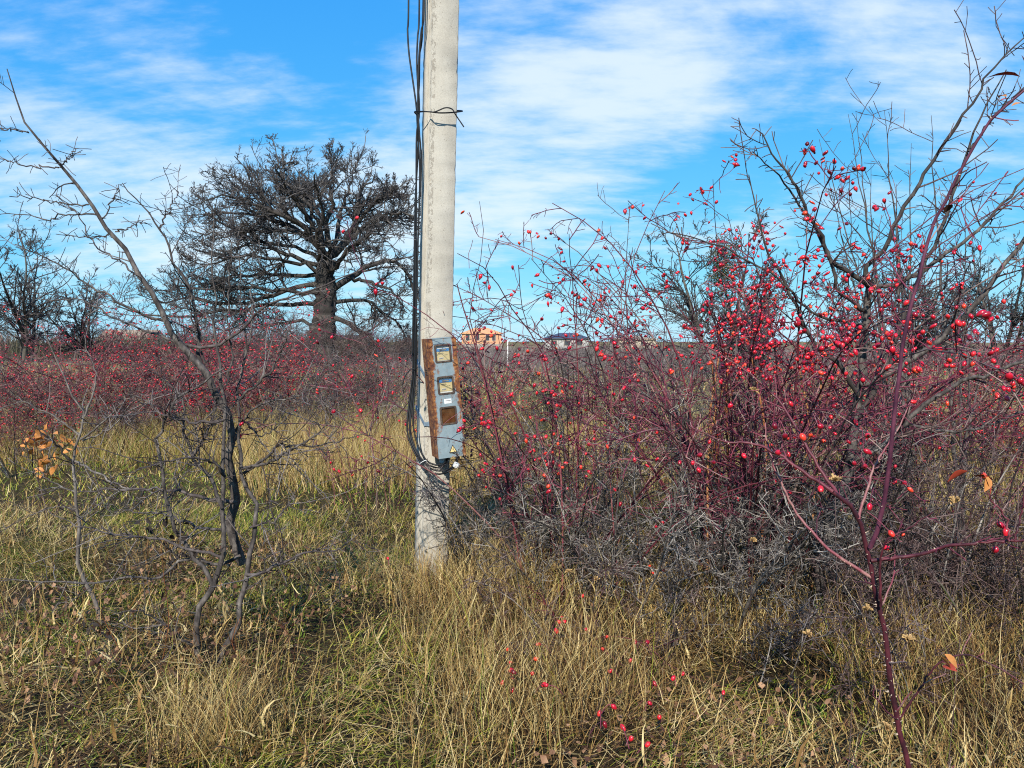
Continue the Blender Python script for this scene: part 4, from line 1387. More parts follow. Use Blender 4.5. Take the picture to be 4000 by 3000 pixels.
fr = thing('rose_bush', fb, 'nearest thorny dark red rose stem with large red hips at the lower right', 'rose bush', 'near rose bushes with big red hips')
fp, fra = limb_batch(r, FG, 26, 0.0015)
for i in range(len(fp)):
    ob('cane', tubes('cane', [(fp[i:i + 1], fra[i:i + 1], 9)], fb, r), M['rose_purple'] if i == 3 else M['rose_stem'], fr)
ft = spawn(r, fp, fra, 7, 0.3, 1.0, (0.06, 0.22), (35, 75), 7, 0.12, (0, 0, 0.01), 0.5, 0.0013, rmax=0.003)
ft2 = spawn(r, *ft, 2.0, 0.2, 1.0, (0.2, 0.5), (35, 70), 5, 0.15, (0, 0, 0), 0.7, 0.0008)
ob('twigs', tubes('twigs', [(*ft, 5), (*ft2, 4)], fb, r), M['rose_twig'], fr, kind='stuff')
tb = thorns(r, fp[:1], fra[:1], 120, 0.015)
tb2 = thorns(r, fp[1:6], fra[1:6], 20, 0.0095)
ob('thorns', tubes('thorns', [(*tb, 5), (*tb2, 4)], fb, r), M['thorn'], fr, kind='stuff')
Z8 = [(893, 643), (1110, 825), (1380, 918), (1480, 1068), (2065, 1022), (2065, 1155), (1450, 1158), (1345, 714), (1005, 543), (926, 545), (859, 484), (640, 380), (1055, 262), (1100, 208), (1635, 182), (1660, 190), (1625, 178), (1845, 172), (1780, 172),
      (2080, 178), (2035, 142), (2060, 322), (2112, 345), (2165, 285), (2155, 262), (1960, 190), (1205, 50), (1190, 76), (1255, 27), (1230, 135), (1130, 75), (2120, 1050), (1990, 760), (945, 370), (580, 70), (1345, 630), (475, 655), (535, 697), (425, 690), (355, 690), (448, 728), (690, 650), (515, 577), (1365, 556), (1098, 500)]
hp = np.array([P(2400 + a * 0.7233, 1300 + b * 0.7233, r.uniform(2.0, 2.3) if (b > 480 and a > 800) else r.uniform(2.6, 3.6)) for a, b in Z8])
add_hips(r, fr, fb, hp, 0.95, 1.15)
# a thin stalk for each of these hips
stalk0 = hp + r.normal(0, 0.02, hp.shape) + np.array([0, 0.01, 0.045])
sp_ = np.stack([hp + (stalk0 - hp) * t + np.array([0, 0, 0.004]) * math.sin(t * 3.1) for t in np.linspace(0, 1, 4)], 1)
ob('hip_stalks', tubes('hip_stalks', [(sp_, np.full((len(hp), 4), 0.0012), 4)], fb, r), M['rose_twig'], fr, kind='stuff')
BIG = leaf_mesh('leaf', 0.045, 0.024, M['leaf_red'], 0.35)
for (a, b, s, m) in [(3990, 215, 1.4, 'leaf_red'), (3985, 300, 1.6, 'leaf_red'), (3900, 380, 0.7, 'leaf_orange'), (3945, 385, 0.6, 'leaf_red'), (4000, 405, 0.8, 'leaf_orange'), (3722, 800, 0.7, 'leaf_brown'),
                     (3780, 1840, 1.2, 'leaf_red'), (3840, 1850, 1.2, 'leaf_red'), (3880, 1875, 1.1, 'leaf_red'), (3860, 1862, 1.0, 'leaf_orange'), (3690, 2555, 1.0, 'leaf_orange'), (3670, 2565, 0.9, 'leaf_orange'), (3685, 2600, 1.0, 'leaf_red'), (3950, 2650, 0.7, 'leaf_red')]:
    me = BIG.copy()
    me.materials.clear()
    me.materials.append(M[m])
    o = ob('leaf', me, None, fr, label=None)
    o.location = tuple(P(a, b, 2.05) - fb)
    o.scale = (s, s, s)
    o.rotation_euler = (r.uniform(-1.2, 0.5), r.uniform(-0.8, 0.8), r.uniform(0, 6.28))

# ---- D: low rose in the grass
Z4 = [(1003, 617), (1073, 722), (1063, 764), (1100, 703), (1122, 724), (1215, 582), (812, 873), (826, 952), (822, 993), (838, 985), (824, 1018), (842, 1085), (1012, 1058), (988, 853), (945, 930), (942, 1003), (783, 1047), (1312, 872), (1372, 988), (1474, 928), (1496, 826),
      (1553, 844), (1592, 1050), (1758, 1000), (1708, 1020), (1972, 1100), (1366, 1177), (1307, 1208), (1325, 1267), (1416, 1283), (1562, 1162), (1627, 1234), (1480, 1350), (1575, 1380), (1222, 772), (1350, 806), (1028, 1075), (1576, 430), (1586, 460), (1652, 448), (1612, 208), (1640, 186), (1220, 90), (1418, 82), (1132, 5), (1380, 8), (2050, 55), (1828, 52), (2122, 25), (155, 382), (762, 62)]
r = np.random.default_rng(46)
lb = on_ground(2220, 4.1)
lr_ = thing('rose_bush', lb, 'low straggling rose in the dry grass with scattered orange red hips', 'rose bush', 'near rose bushes with big red hips')
LOW = [([(2215, 2480), (2190, 2440), (2120, 2340), (2060, 2290)], 4.1, 4.0, 0.004, 0.0015), ([(2200, 2560), (2180, 2480), (2170, 2430), (2150, 2380)], 3.9, 3.9, 0.004, 0.0015),
       ([(2190, 2560), (2100, 2600), (2010, 2620), (1960, 2660)], 3.9, 3.5, 0.0035, 0.0012), ([(2200, 2560), (2300, 2520), (2380, 2560), (2480, 2640), (2560, 2670)], 3.9, 3.6, 0.0035, 0.0012),
       ([(2200, 2580), (2330, 2650), (2400, 2740), (2470, 2830)], 3.9, 3.2, 0.0035, 0.0012), ([(2200, 2560), (2320, 2500), (2480, 2500), (2650, 2620), (2830, 2690)], 4.0, 3.5, 0.0035, 0.0012),
       ([(2190, 2560), (2140, 2600), (2120, 2660), (2140, 2690)], 3.9, 3.6, 0.003, 0.0012)]
lp, lra = limb_batch(r, LOW, 14, 0.004)
for i in range(len(lp)):
    ob('cane', tubes('cane', [(lp[i:i + 1], lra[i:i + 1], 6)], lb, r), M['rose_stem'], lr_)
lt = spawn(r, lp, lra, 8, 0.15, 1.0, (0.15, 0.45), (35, 75), 6, 0.15, (0, 0, 0.01), 0.6, 0.0009)
ob('twigs', tubes('twigs', [(*lt, 4)], lb, r), M['rose_twig'], lr_, kind='stuff')
hl = []
for a, b in Z4:
    px, py = 1400 + a * 0.7233, 1900 + b * 0.7233
    D = min(4.8, 1.42 * F / (py - 1330)) * r.uniform(0.93, 1.0)
    hl.append(P(px, py, D))
hl = np.array(hl)
add_hips(r, lr_, lb, hl, 0.95, 1.25)
st0 = hl + np.stack([r.normal(0, 0.03, len(hl)), r.normal(0, 0.03, len(hl)), np.full(len(hl), -0.04)], 1)
sp_ = np.stack([hl + (st0 - hl) * t + np.array([0, 0, 0.012]) * math.sin(t * 3.1) for t in np.linspace(0, 1, 5)], 1)
ob('hip_stalks', tubes('hip_stalks', [(sp_, np.full((len(hl), 5), 0.0017), 4)], lb, r), M['rose_twig'], lr_, kind='stuff')


# ------------------------------------------------------------------ the bare sapling on the left
r = np.random.default_rng(51)
ltb = on_ground(800, 3.78)
LT = [
    ([(800, 2680), (763, 2522), (774, 2406), (803, 2327), (832, 2291), (861, 2218), (875, 2153), (868, 2008), (875, 1900), (874, 1723), (874, 1512), (844, 1362), (832, 1241), (844, 1151), (830, 1060), (843, 832)], 3.78, 3.75, 0.0165, 0.0016),
    ([(805, 2660), (868, 2551), (919, 2464), (947, 2334), (969, 2240), (973, 2175), (995, 2081), (1005, 2008), (991, 1958), (955, 1907), (940, 1844), (934, 1603), (928, 1512), (976, 1337), (990, 1200)], 3.78, 3.9, 0.0165, 0.0030),
    ([(945, 2200), (925, 2120), (904, 2045), (915, 1960), (898, 1783), (908, 1693), (886, 1603), (868, 1573), (808, 1470), (723, 1374), (669, 1289), (633, 1205), (579, 1121), (505, 1000), (448, 919), (362, 810), (311, 723), (239, 644), (170, 575), (108, 506), (72, 420), (33, 275)], 3.95, 3.55, 0.026, 0.0018),
    ([(820, 1490), (777, 1392), (765, 1241), (735, 1108), (680, 1034), (622, 897), (550, 800), (477, 716)], 3.86, 3.9, 0.0105, 0.0018),
    ([(622, 890), (660, 820), (702, 752)], 3.9, 3.95, 0.0042, 0.0016),
    ([(700, 1330), (777, 1358), (904, 1325), (1037, 1199), (1145, 1157), (1296, 1102), (1460, 1022)], 3.85, 3.5, 0.0080, 0.0016),
    ([(672, 1262), (573, 1235), (482, 1187), (338, 1108), (230, 1030), (157, 1000), (51, 947)], 3.8, 3.5, 0.0068, 0.0018),
    ([(690, 1335), (603, 1307), (518, 1271), (422, 1229), (319, 1175), (210, 1180), (120, 1150)], 3.82, 4.1, 0.0060, 0.0016),
    ([(832, 2291), (803, 2247), (759, 2168), (694, 2088), (665, 1994), (640, 1904), (615, 1753), (633, 1675), (663, 1603), (699, 1550), (790, 1500), (870, 1440)], 3.78, 3.7, 0.0115, 0.0035),
    ([(868, 1985), (820, 1860), (747, 1777), (717, 1663), (717, 1573), (639, 1482), (590, 1440)], 3.76, 3.9, 0.0100, 0.0022),
    ([(752, 1785), (800, 1700), (832, 1620), (850, 1540)], 3.78, 3.8, 0.0080, 0.0040),
    ([(965, 2245), (1013, 2240), (1114, 2197), (1193, 2160), (1302, 2153), (1403, 2088)], 3.8, 3.55, 0.0088, 0.0018),
    ([(935, 1560), (1000, 1500), (1073, 1422), (1110, 1350), (1133, 1289), (1150, 1230)], 3.85, 3.7, 0.0070, 0.0018),
    ([(900, 1700), (1000, 1590), (1060, 1570), (1180, 1540), (1290, 1440)], 3.9, 3.75, 0.0060, 0.0015),
    ([(940, 1830), (1040, 1810), (1130, 1760), (1200, 1720), (1290, 1650)], 3.88, 3.7, 0.0085, 0.0016),
    ([(950, 1850), (1050, 1780), (1100, 1740), (1250, 1740), (1430, 1690)], 3.9, 4.1, 0.0075, 0.0014),
    ([(930, 1960), (800, 1950), (700, 1920), (560, 1910), (450, 1915), (300, 1920)], 3.9, 3.8, 0.0100, 0.0020),
    ([(875, 2180), (760, 2150), (640, 2110), (560, 2100), (430, 2080), (300, 2050), (180, 2000)], 3.8, 3.6, 0.0080, 0.0016),
    ([(910, 2080), (780, 2060), (650, 2010), (520, 2000), (400, 1960)], 3.9, 4.2, 0.0080, 0.0016),
    ([(940, 2170), (840, 2210), (720, 2180), (620, 2250), (500, 2260), (340, 2275), (120, 2270), (-40, 2250)], 3.85, 3.6, 0.0085, 0.0018),
    ([(760, 2530), (690, 2480), (600, 2410), (520, 2380), (440, 2400)], 3.78, 3.5, 0.0060, 0.0016),
    ([(880, 1860), (820, 1800), (700, 1790), (560, 1830), (430, 1870)], 3.76, 3.4, 0.0060, 0.0015),
    ([(874, 1640), (810, 1650), (720, 1640), (640, 1620), (560, 1560), (470, 1540)], 3.76, 3.6, 0.0062, 0.0015),
    ([(980, 2060), (1060, 2030), (1120, 1990), (1160, 1930)], 3.82, 3.7, 0.0050, 0.0014),
    ([(895, 1750), (950, 1650), (1010, 1700), (1080, 1670), (1160, 1580)], 3.9, 4.2, 0.0055, 0.0014),
    ([(885, 1500), (905, 1380), (890, 1250), (900, 1050), (897, 868)], 3.8, 3.7, 0.0052, 0.0014),
    ([(930, 1510), (960, 1330), (935, 1150), (940, 1010), (925, 900)], 3.88, 3.9, 0.0048, 0.0014),
    ([(800, 1420), (740, 1180), (760, 1050), (790, 930)], 3.84, 3.8, 0.0046, 0.0013),
    ([(108, 515), (60, 510), (0, 502), (-60, 490)], 3.58, 3.5, 0.0028, 0.0014),
    ([(231, 655), (150, 648), (80, 640), (0, 623), (-60, 600)], 3.62, 3.5, 0.0032, 0.0014),
    ([(347, 799), (250, 795), (190, 785), (90, 765), (38, 762)], 3.66, 3.5, 0.0034, 0.0014),
    ([(376, 839), (300, 842), (225, 845), (190, 855), (100, 840), (0, 835)], 3.68, 3.8, 0.0036, 0.0014),
    ([(440, 915), (370, 925), (330, 928), (245, 918)], 3.7, 3.6, 0.0032, 0.0014),
    ([(400, 860), (460, 740), (463, 715)], 3.68, 3.7, 0.0030, 0.0014),
    ([(560, 1090), (470, 1020), (380, 960), (300, 840), (215, 750)], 3.75, 3.95, 0.0046, 0.0014),
    ([(450, 905), (500, 890), (540, 875), (565, 865)], 3.7, 3.6, 0.0028, 0.0014),
    ([(239, 650), (270, 610), (300, 578)], 3.62, 3.6, 0.0026, 0.0013),
]
lt_ = thing('bare_thorn_tree', ltb, 'bare grey many stemmed sapling in the left foreground with one long leaning branch', 'tree')
lp, lra = limb_batch(r, LT, 24, 0.005)
lra = lra * 1.02 + 0.0003
put_limbs(lt_, ltb, lp, lra, [M['bark_grey'], M['bark_grey'], M['bark_grey'], M['bark_dark'], M['twig_grey'], M['twig_grey']], 8, 2)
up, upr = lp[:28], lra[:28]
s1 = spawn(r, lp, lra, 17, 0.12, 1.0, (0.02, 0.085), (45, 85), 5, 0.13, (0, 0, 0.01), 0.5, 0.0015, rel=False, rmax=0.003)
s2 = spawn(r, up, upr, 4.5, 0.2, 0.98, (0.10, 0.34), (35, 65), 8, 0.08, (0, 0, 0.03), 0.5, 0.0015, rel=False, rmax=0.0036)
low = lp[8:24]
s3 = spawn(r, low, lra[8:24], 7, 0.15, 0.98, (0.12, 0.40), (40, 80), 8, 0.11, (0, 0, 0.0), 0.5, 0.0015, rel=False, rmax=0.0036)
s4 = spawn(r, np.concatenate([s2[0], s3[0]]), np.concatenate([s2[1], s3[1]]), 6, 0.12, 1.0, (0.02, 0.10), (45, 80), 4, 0.13, (0, 0, 0), 0.8, 0.0012, rel=False)
ob('crown', tubes('sapling_twigs', [(*s1, 4), (*s2, 5), (*s3, 5), (*s4, 3)], ltb, r), M['twig_grey'], lt_, kind='stuff')
# dead dark leaves still caught in it
add_leaves(r, lt_, ltb, [P(a, b, 3.75) for a, b in [(590, 2040), (640, 2030), (690, 2060), (650, 2120), (700, 2180), (660, 2190), (580, 2060), (740, 2080), (780, 2150), (900, 2130), (360, 2460), (400, 2480), (340, 2450)]], LEAF['dark'], 5, 0.02, 0.7, 1.3)

# thin forked sapling left of it
stb = on_ground(400, 4.35)
TS = [
    ([(400, 2470), (376, 2363), (340, 2290), (311, 2225), (308, 2100), (301, 1988), (286, 1832), (286, 1777), (307, 1711), (331, 1627), (277, 1530), (235, 1446), (199, 1344), (163, 1259)], 4.35, 4.3, 0.0130, 0.0020),
    ([(331, 1627), (362, 1542), (377, 1470), (350, 1392), (330, 1310)], 4.32, 4.4, 0.0062, 0.0018),
    ([(313, 1717), (380, 1670), (422, 1633), (480, 1570), (524, 1548)], 4.32, 4.2, 0.0060, 0.0018),
    ([(320, 1722), (400, 1690), (512, 1609)], 4.32, 4.5, 0.0045, 0.0015),
    ([(310, 1700), (200, 1620), (108, 1579), (42, 1530)], 4.32, 4.2, 0.0055, 0.0018),
    ([(284, 1805), (230, 1750), (180, 1700), (110, 1655)], 4.32, 4.1, 0.0068, 0.0018),
    ([(290, 1920), (200, 1880), (150, 1830), (105, 1785)], 4.34, 4.2, 0.0048, 0.0016),
    ([(285, 1800), (380, 1845), (470, 1900), (600, 1925)], 4.33, 4.1, 0.0070, 0.0030),
    ([(305, 1990), (220, 1980), (120, 2010)], 4.34, 4.2, 0.004, 0.0014)]
ts = thing('bare_thorn_tree', stb, 'thin bare sapling with a forked top at the far left of the foreground', 'tree')
tp, tr_ = limb_batch(r, TS, 18, 0.003)
put_limbs(ts, stb, tp, tr_, [M['twig_pale'], M['twig_pale'], M['twig_pale'], M['twig_pale'], M['twig_pale'], M['bark_dark']], 7, 1)
q1 = spawn(r, tp, tr_, 8, 0.2, 1.0, (0.05, 0.25), (40, 80), 6, 0.14, (0, 0, 0.01), 0.6, 0.0018, rel=False, rmax=0.004)
q2 = spawn(r, *q1, 2, 0.2, 1.0, (0.03, 0.08), (40, 80), 4, 0.15, (0, 0, 0), 0.8, 0.0015, rel=False)
ob('crown', tubes('sapling_twigs', [(*q1, 4), (*q2, 3)], stb, r), M['twig_grey'], ts, kind='stuff')

# ------------------------------------------------------------------ thorn trees on the right
r = np.random.default_rng(52)
rtb = on_ground(3200, 4.5)
RT = [
    ([(3195, 2440), (3203, 2255), (3210, 2168), (3232, 2081), (3261, 1987), (3304, 1879), (3333, 1705), (3347, 1610), (3362, 1500), (3374, 1372), (3380, 1286), (3394, 1113)], 4.5, 4.45, 0.034, 0.019),
    ([(3394, 1120), (3351, 1084), (3250, 1019), (3206, 917), (3148, 823), (3105, 722), (3026, 606), (2953, 498)], 4.45, 4.1, 0.0150, 0.0022),
    ([(3384, 1215), (3322, 1185), (3271, 1127), (3235, 1004), (3170, 860), (3083, 751), (3040, 679), (2935, 592)], 4.45, 4.2, 0.0115, 0.0022),
    ([(3394, 1110), (3373, 1062), (3452, 968), (3481, 910), (3568, 758), (3662, 599), (3742, 483), (3829, 346), (3872, 274), (4010, 140)], 4.45, 4.0, 0.0145, 0.0026),
    ([(3392, 1125), (3496, 1106), (3583, 1069), (3640, 1033), (3771, 939), (3886, 831), (3966, 737), (4040, 650)], 4.45, 4.15, 0.0145, 0.0040),
    ([(3340, 1640), (3413, 1546), (3456, 1423), (3510, 1300), (3583, 1098), (3677, 896), (3727, 737), (3778, 592), (3821, 476), (3930, 274)], 4.42, 4.2, 0.0170, 0.0024),
    ([(3785, 592), (3872, 462), (3973, 368), (4030, 310)], 4.22, 4.1, 0.0055, 0.0020),
    ([(3355, 1545), (3297, 1466), (3275, 1416), (3188, 1351), (3148, 1286), (3105, 1178), (3054, 1084), (2989, 968), (2968, 881), (2924, 679)], 4.42, 4.1, 0.0135, 0.0020),
    ([(3325, 1805), (3456, 1734), (3557, 1633), (3666, 1546), (3774, 1488), (3890, 1452), (4030, 1390)], 4.42, 4.0, 0.0155, 0.0080),
    ([(3362, 1500), (3485, 1452), (3593, 1387), (3713, 1286), (3829, 1171), (3901, 1062), (3973, 968), (4060, 860)], 4.44, 4.2, 0.0190, 0.0090),
    ([(3557, 1660), (3700, 1685), (3820, 1675), (3960, 1620), (4040, 1600)], 4.3, 4.4, 0.0085, 0.0050),
    ([(3380, 1270), (3250, 1250), (3150, 1200), (3080, 1120), (2900, 1000), (2720, 930), (2570, 908)], 4.44, 4.0, 0.0085, 0.0018),
    ([(3210, 2190), (3280, 2300), (3390, 2380), (3520, 2390), (3640, 2410)], 4.45, 4.2, 0.0140, 0.0050),
    ([(3200, 2380), (3300, 2420), (3420, 2500), (3620, 2540), (3800, 2620), (3960, 2660)], 4.45, 4.0, 0.0120, 0.0025),
    ([(3300, 1890), (3420, 2010), (3560, 1980), (3700, 1990)], 4.45, 4.6, 0.0085, 0.0020),
    ([(3230, 2080), (3120, 2040), (3000, 2080), (2860, 2110), (2600, 2115), (2420, 2060)], 4.45, 4.2, 0.0075, 0.0018),
    ([(3260, 1990), (3160, 1900), (3060, 1900), (2950, 1960), (2850, 1980)], 4.45, 4.7, 0.0070, 0.0018)]
rt = thing('bare_thorn_tree', rtb, 'bare dark thorn tree on the right with long branches spreading up against the sky', 'tree')
rp, rr_ = limb_batch(r, RT, 24, 0.005)
rr_ = rr_ * 1.0 + 0.0004
put_limbs(rt, rtb, rp, rr_, [M['bark_grey'], M['bark_dark'], M['bark_dark'], M['bark_dark'], M['bark_grey'], M['bark_dark'], M['bark_dark'], M['bark_dark'], M['bark_grey'], M['bark_grey']], 9, 1)
u1 = spawn(r, rp, rr_, 20, 0.1, 1.0, (0.02, 0.09), (50, 90), 4, 0.14, (0, 0, 0.01), 0.5, 0.0022, rel=False, rmax=0.0042)
u2 = spawn(r, rp, rr_, 6, 0.2, 0.98, (0.12, 0.45), (35, 70), 8, 0.10, (0, 0, 0.03), 0.5, 0.0024, rel=False, rmax=0.0055)
u3 = spawn(r, *u2, 5, 0.15, 1.0, (0.03, 0.12), (40, 80), 4, 0.14, (0, 0, 0.01), 0.8, 0.0020, rel=False)
ob('crown', tubes('thorn_twigs', [(*u1, 4), (*u2, 5), (*u3, 3)], rtb, r), M['twig_brown'], rt, kind='stuff')


def whip_tree(seed, px, D, top, stems, label, pxs, mat='twig_brown', r0=0.013, per=9, ln=(0.2, 0.6)):
    """slender upright tree: (px, top py) for each whip"""
    r = np.random.default_rng(seed)
    b = on_ground(px, D)
    t = thing('slender_tree', b, label, 'tree', 'slender bare trees on the right')
    base_py = 1330 + F * (CAM_Z - b[2]) / D
    paths = []
    for k, (x1, y1) in enumerate(pxs):
        m1 = px + (x1 - px) * 0.25 + r.normal(0, 10)
        paths.append(([(px + r.normal(0, 10), base_py), (m1, base_py + (y1 - base_py) * 0.35), (px + (x1 - px) * 0.65 + r.normal(0, 12), base_py + (y1 - base_py) * 0.68), (x1, y1)], D, D + r.uniform(-0.35, 0.35), r0 * (1 if k == 0 else 0.75), 0.0016))
    p, q = limb_batch(r, paths, 20, 0.006)
    put_limbs(t, b, p, q, M['bark_grey'], 7, 1)
    c1 = spawn(r, p, q, per, 0.25, 0.97, ln, (35, 65), 8, 0.09, (0, 0, 0.05), 0.6, 0.0028, rel=False, rmax=0.006)
    c2 = spawn(r, *c1, 4, 0.15, 1.0, (0.04, 0.16), (40, 75), 4, 0.13, (0, 0, 0.02), 0.8, 0.0024, rel=False)
    c3 = spawn(r, p, q, per * 1.4, 0.3, 1.0, (0.02, 0.07), (50, 85), 3, 0.1, (0, 0, 0), 0.6, 0.0022, rel=False)
    ob('crown', tubes('whip_twigs', [(*c1, 4), (*c2, 3), (*c3, 3)], b, r), M['twig_brown'], t, kind='stuff')
    return t


whip_tree(61, 3560, 6.2, 430, 5, 'slender bare tree of upright whips behind the fork of the right thorn tree', [(3452, 430), (3310, 445), (3345, 440), (3200, 540), (3560, 560), (3500, 720), (3230, 680)], r0=0.022)
whip_tree(62, 3760, 5.9, 450, 4, 'slender bare tree standing between the right thorn tree and the right edge', [(3630, 450), (3770, 780), (3840, 900), (3860, 1000)], r0=0.020)
whip_tree(63, 2480, 7.5, 800, 1, 'single upright slender tree with paired side twigs against the sky right of the pole', [(2459, 801)], 'twig_brown', 0.014, 12, (0.2, 0.45))
whip_tree(64, 3480, 7.2, 900, 3, 'slender grey tree low behind the right thorn tree trunk', [(3400, 640), (3530, 820), (3620, 900)], r0=0.018)


# ------------------------------------------------------------------ grey leafless thicket
def thicket(seed, px, D, H, n, label, mat='twig_grey', spread=0.9, per=(11, 6, 3), r0=0.008):
    r = np.random.default_rng(seed)
    b = on_ground(px, D)
    t = thing('bare_thicket', b, label, 'shrub', 'grey leafless shrubs under the roses')
    c = rose_canes(r, n, H, spread, r0, 0.025, 0.5, 12)
    c = (c[0] + b, c[1])
    for i in range(n):
        ob('stem', tubes('stem', [(c[0][i:i + 1], c[1][i:i + 1], 6)], b, r), M['bark_grey'] if i % 3 else M['bark_dark'], t)
    t1 = spawn(r, *c, per[0], 0.1, 1.0, (0.12, 0.4), (35, 85), 9, 0.13, (0, 0, -0.012), 0.6, 0.0022)
    t2 = spawn(r, *t1, per[1], 0.1, 1.0, (0.4, 0.95), (35, 80), 7, 0.15, (0, 0, -0.015), 0.7, 0.0017)
    t3 = spawn(r, *t2, per[2], 0.1, 1.0, (0.35, 0.8), (35, 80), 4, 0.16, (0, 0, 0), 0.8, 0.0014)
    for x in (t1, t2, t3):
        x[0][:, :, 2] = np.maximum(x[0][:, :, 2], 0.01)
    ob('twigs', tubes('thicket_twigs', [(*t1, 4), (*t2, 3), (*t3, 3)], b, r), M[mat], t, kind='stuff')
    return t


thicket(71, 2080, 5.3, 1.15, 14, 'grey bare shrub just right of the pole foot', 'twig_grey')
thicket(72, 2450, 4.75, 1.1, 18, 'pale grey tangled shrub below the arching rose', 'twig_pale')
thicket(73, 2820, 4.5, 1.15, 18, 'pale grey tangled shrub at the foot of the densest hips', 'twig_pale', 1.0, (9, 5, 3))
thicket(74, 3200, 4.75, 1.3, 18, 'grey tangled shrub behind the right thorn tree trunk', 'twig_grey')
thicket(75, 3600, 4.5, 1.25, 18, 'dark tangled shrub behind the nearest thorny rose stem', 'twig_brown')
thicket(76, 3960, 4.2, 1.2, 16, 'dark tangled shrub at the right edge of the photo', 'twig_brown')
thicket(77, 2300, 6.6, 1.5, 14, 'grey bare shrub farther back below the arching rose', 'twig_grey')
thicket(78, 3000, 6.6, 1.6, 14, 'grey bare shrub farther back behind the densest hips', 'twig_grey')
thicket(79, 1430, 11.5, 1.5, 10, 'pale twiggy bush in the tall grass left of the cables', 'twig_pale', 0.6, (8, 4, 2))
thicket(80, 120, 9.2, 1.1, 8, 'brown bare shrub low at the left edge among the red bushes', 'twig_brown', 0.7, (8, 4, 2))
thicket(81, 2350, 4.0, 0.62, 9, 'low brown tangle in the straw right of the low rose stems', 'twig_brown', 1.1, (9, 5, 3), 0.0038)
thicket(82, 2900, 3.75, 0.62, 9, 'low grey tangle in the straw left of the nearest thorny stem', 'twig_grey', 1.1, (9, 5, 3), 0.0038)
thicket(83, 3760, 3.4, 0.7, 10, 'low dark tangle in the straw right of the nearest thorny stem', 'twig_brown', 1.1, (9, 5, 3), 0.0038)
# red shoots left of the pole
near = near_rose(47, 1480, 7.4, 'thin red rose shoots rising from tall grass left of the pole', 22, 0.95, 0.55, 0.0035, 0.02, 0.45, 5, 2, 12, (), 0.4)

# ---- young oak with orange leaves at the left
r = np.random.default_rng(54)
yb = on_ground(170, 6.6)
yo = thing('oak_sapling', yb, 'little oak sapling with orange autumn leaves near the left edge', 'sapling')
yp = grow(r, np.repeat(yb[None], 4, 0), np.stack([r.normal(0, 0.3, 4), r.normal(0, 0.3, 4), np.ones(4)], 1), np.array([0.8, 0.7, 0.6, 0.75]), 8, 0.1)
yr = taper(np.full(4, 0.005), np.full(4, 0.0015), 8)
ob('stem', tubes('sapling_stem', [(yp, yr, 5)], yb, r), M['twig_brown'], yo, kind='stuff')
OAKLEAF = leaf_mesh('leaf', 0.085, 0.05, M['leaf_orange'], 0.25)
add_leaves(r, yo, yb, [P(a, b, 6.6) for a, b in [(140, 1690), (125, 1720), (160, 1705), (120, 1760), (165, 1735), (230, 1710), (240, 1730), (150, 1810), (180, 1840), (165, 1825), (215, 1790), (190, 1680)]], OAKLEAF, 6, 0.055, 0.5, 1.0)

# ------------------------------------------------------------------ grass
r = np.random.default_rng(91)


def vnoise(x, y, s, seed):
    q = np.random.default_rng(seed)
    o = np.zeros_like(x)
    for k in range(7):
        a = q.uniform(0, 6.28)
        fq = s * q.uniform(0.6, 1.9)
        o += np.sin((x * np.cos(a) + y * np.sin(a)) * fq + q.uniform(0, 6.28))
    return o / 7 * 1.6


def field(n, Dr, pxr, power=1.0):
    """points spread evenly on the ground inside a wedge in front of the camera"""
    D = np.sqrt(Dr[0] ** 2 + (Dr[1] ** 2 - Dr[0] ** 2) * r.random(n) ** power)
    u = (r.uniform(pxr[0], pxr[1], n) - 2000) / F
    x = u * D
    return np.stack([x, D, gz(x, D)], 1)


def blades(name, pos, h, lean, curve, wd, tone, n=4, lab=None, cat='grass', az=None):
    B = len(pos)
    az = r.uniform(0, 6.28, B) if az is None else az
    V, Q = ribbons(r, pos, az, h, lean, curve, wd, n)
    return ob(name, mesh_np(name, V, Q, np.repeat(tone, 2 * n), smooth=False), M['grass'], label=lab, cat=cat, kind='stuff')


def tones(B, green, straw, brown):
    k = r.choice(3, B, p=np.array([green, straw, brown]) / (green + straw + brown))
    t = np.where(k == 0, r.uniform(0.68, 1.0, B), np.where(k == 1, r.uniform(0.3, 0.64, B), r.uniform(0.0, 0.3, B)))
    return t


def tones_by(gf):
    """green share for each blade"""
    B = len(gf)
    u = r.random(B)
    t = np.where(u < gf, r.uniform(0.66, 1.0, B), np.where(u < gf + (1 - gf) * 0.68, r.uniform(0.28, 0.64, B), r.uniform(0.0, 0.3, B)))
    return t


# short turf, near: tufts that lie the same way
pos = field(78000, (2.2, 7.2), (-250, 4250))
right = np.clip((pos[:, 0] / pos[:, 1] + 0.02) / 0.15, 0, 1)
pos = pos[(r.random(len(pos)) > 0.45 * right) & (r.random(len(pos)) < 0.85 + 0.9 * vnoise(pos[:, 0], pos[:, 1], 5.0, 21))]
B = len(pos)
gn = vnoise(pos[:, 0], pos[:, 1], 1.5, 1)
tf = vnoise(pos[:, 0], pos[:, 1], 7.0, 12)
left = np.clip((0.05 - pos[:, 0] / pos[:, 1]) / 0.2, 0, 1)
az = 3.0 * vnoise(pos[:, 0], pos[:, 1], 1.8, 13) + r.normal(0, 0.9, B)
h = np.clip(r.uniform(0.04, 0.17, B) * (1 + 0.8 * tf + 0.4 * gn), 0.02, 0.30)
blades('turf', pos, h, r.uniform(0.2, 1.2, B), r.uniform(0.4, 2.3, B), r.uniform(0.003, 0.0068, B), tones_by(np.clip(0.28 + 0.55 * gn + 0.45 * left, 0.04, 0.93)), 5, 'short green and yellow grass covering the near ground', az=az)
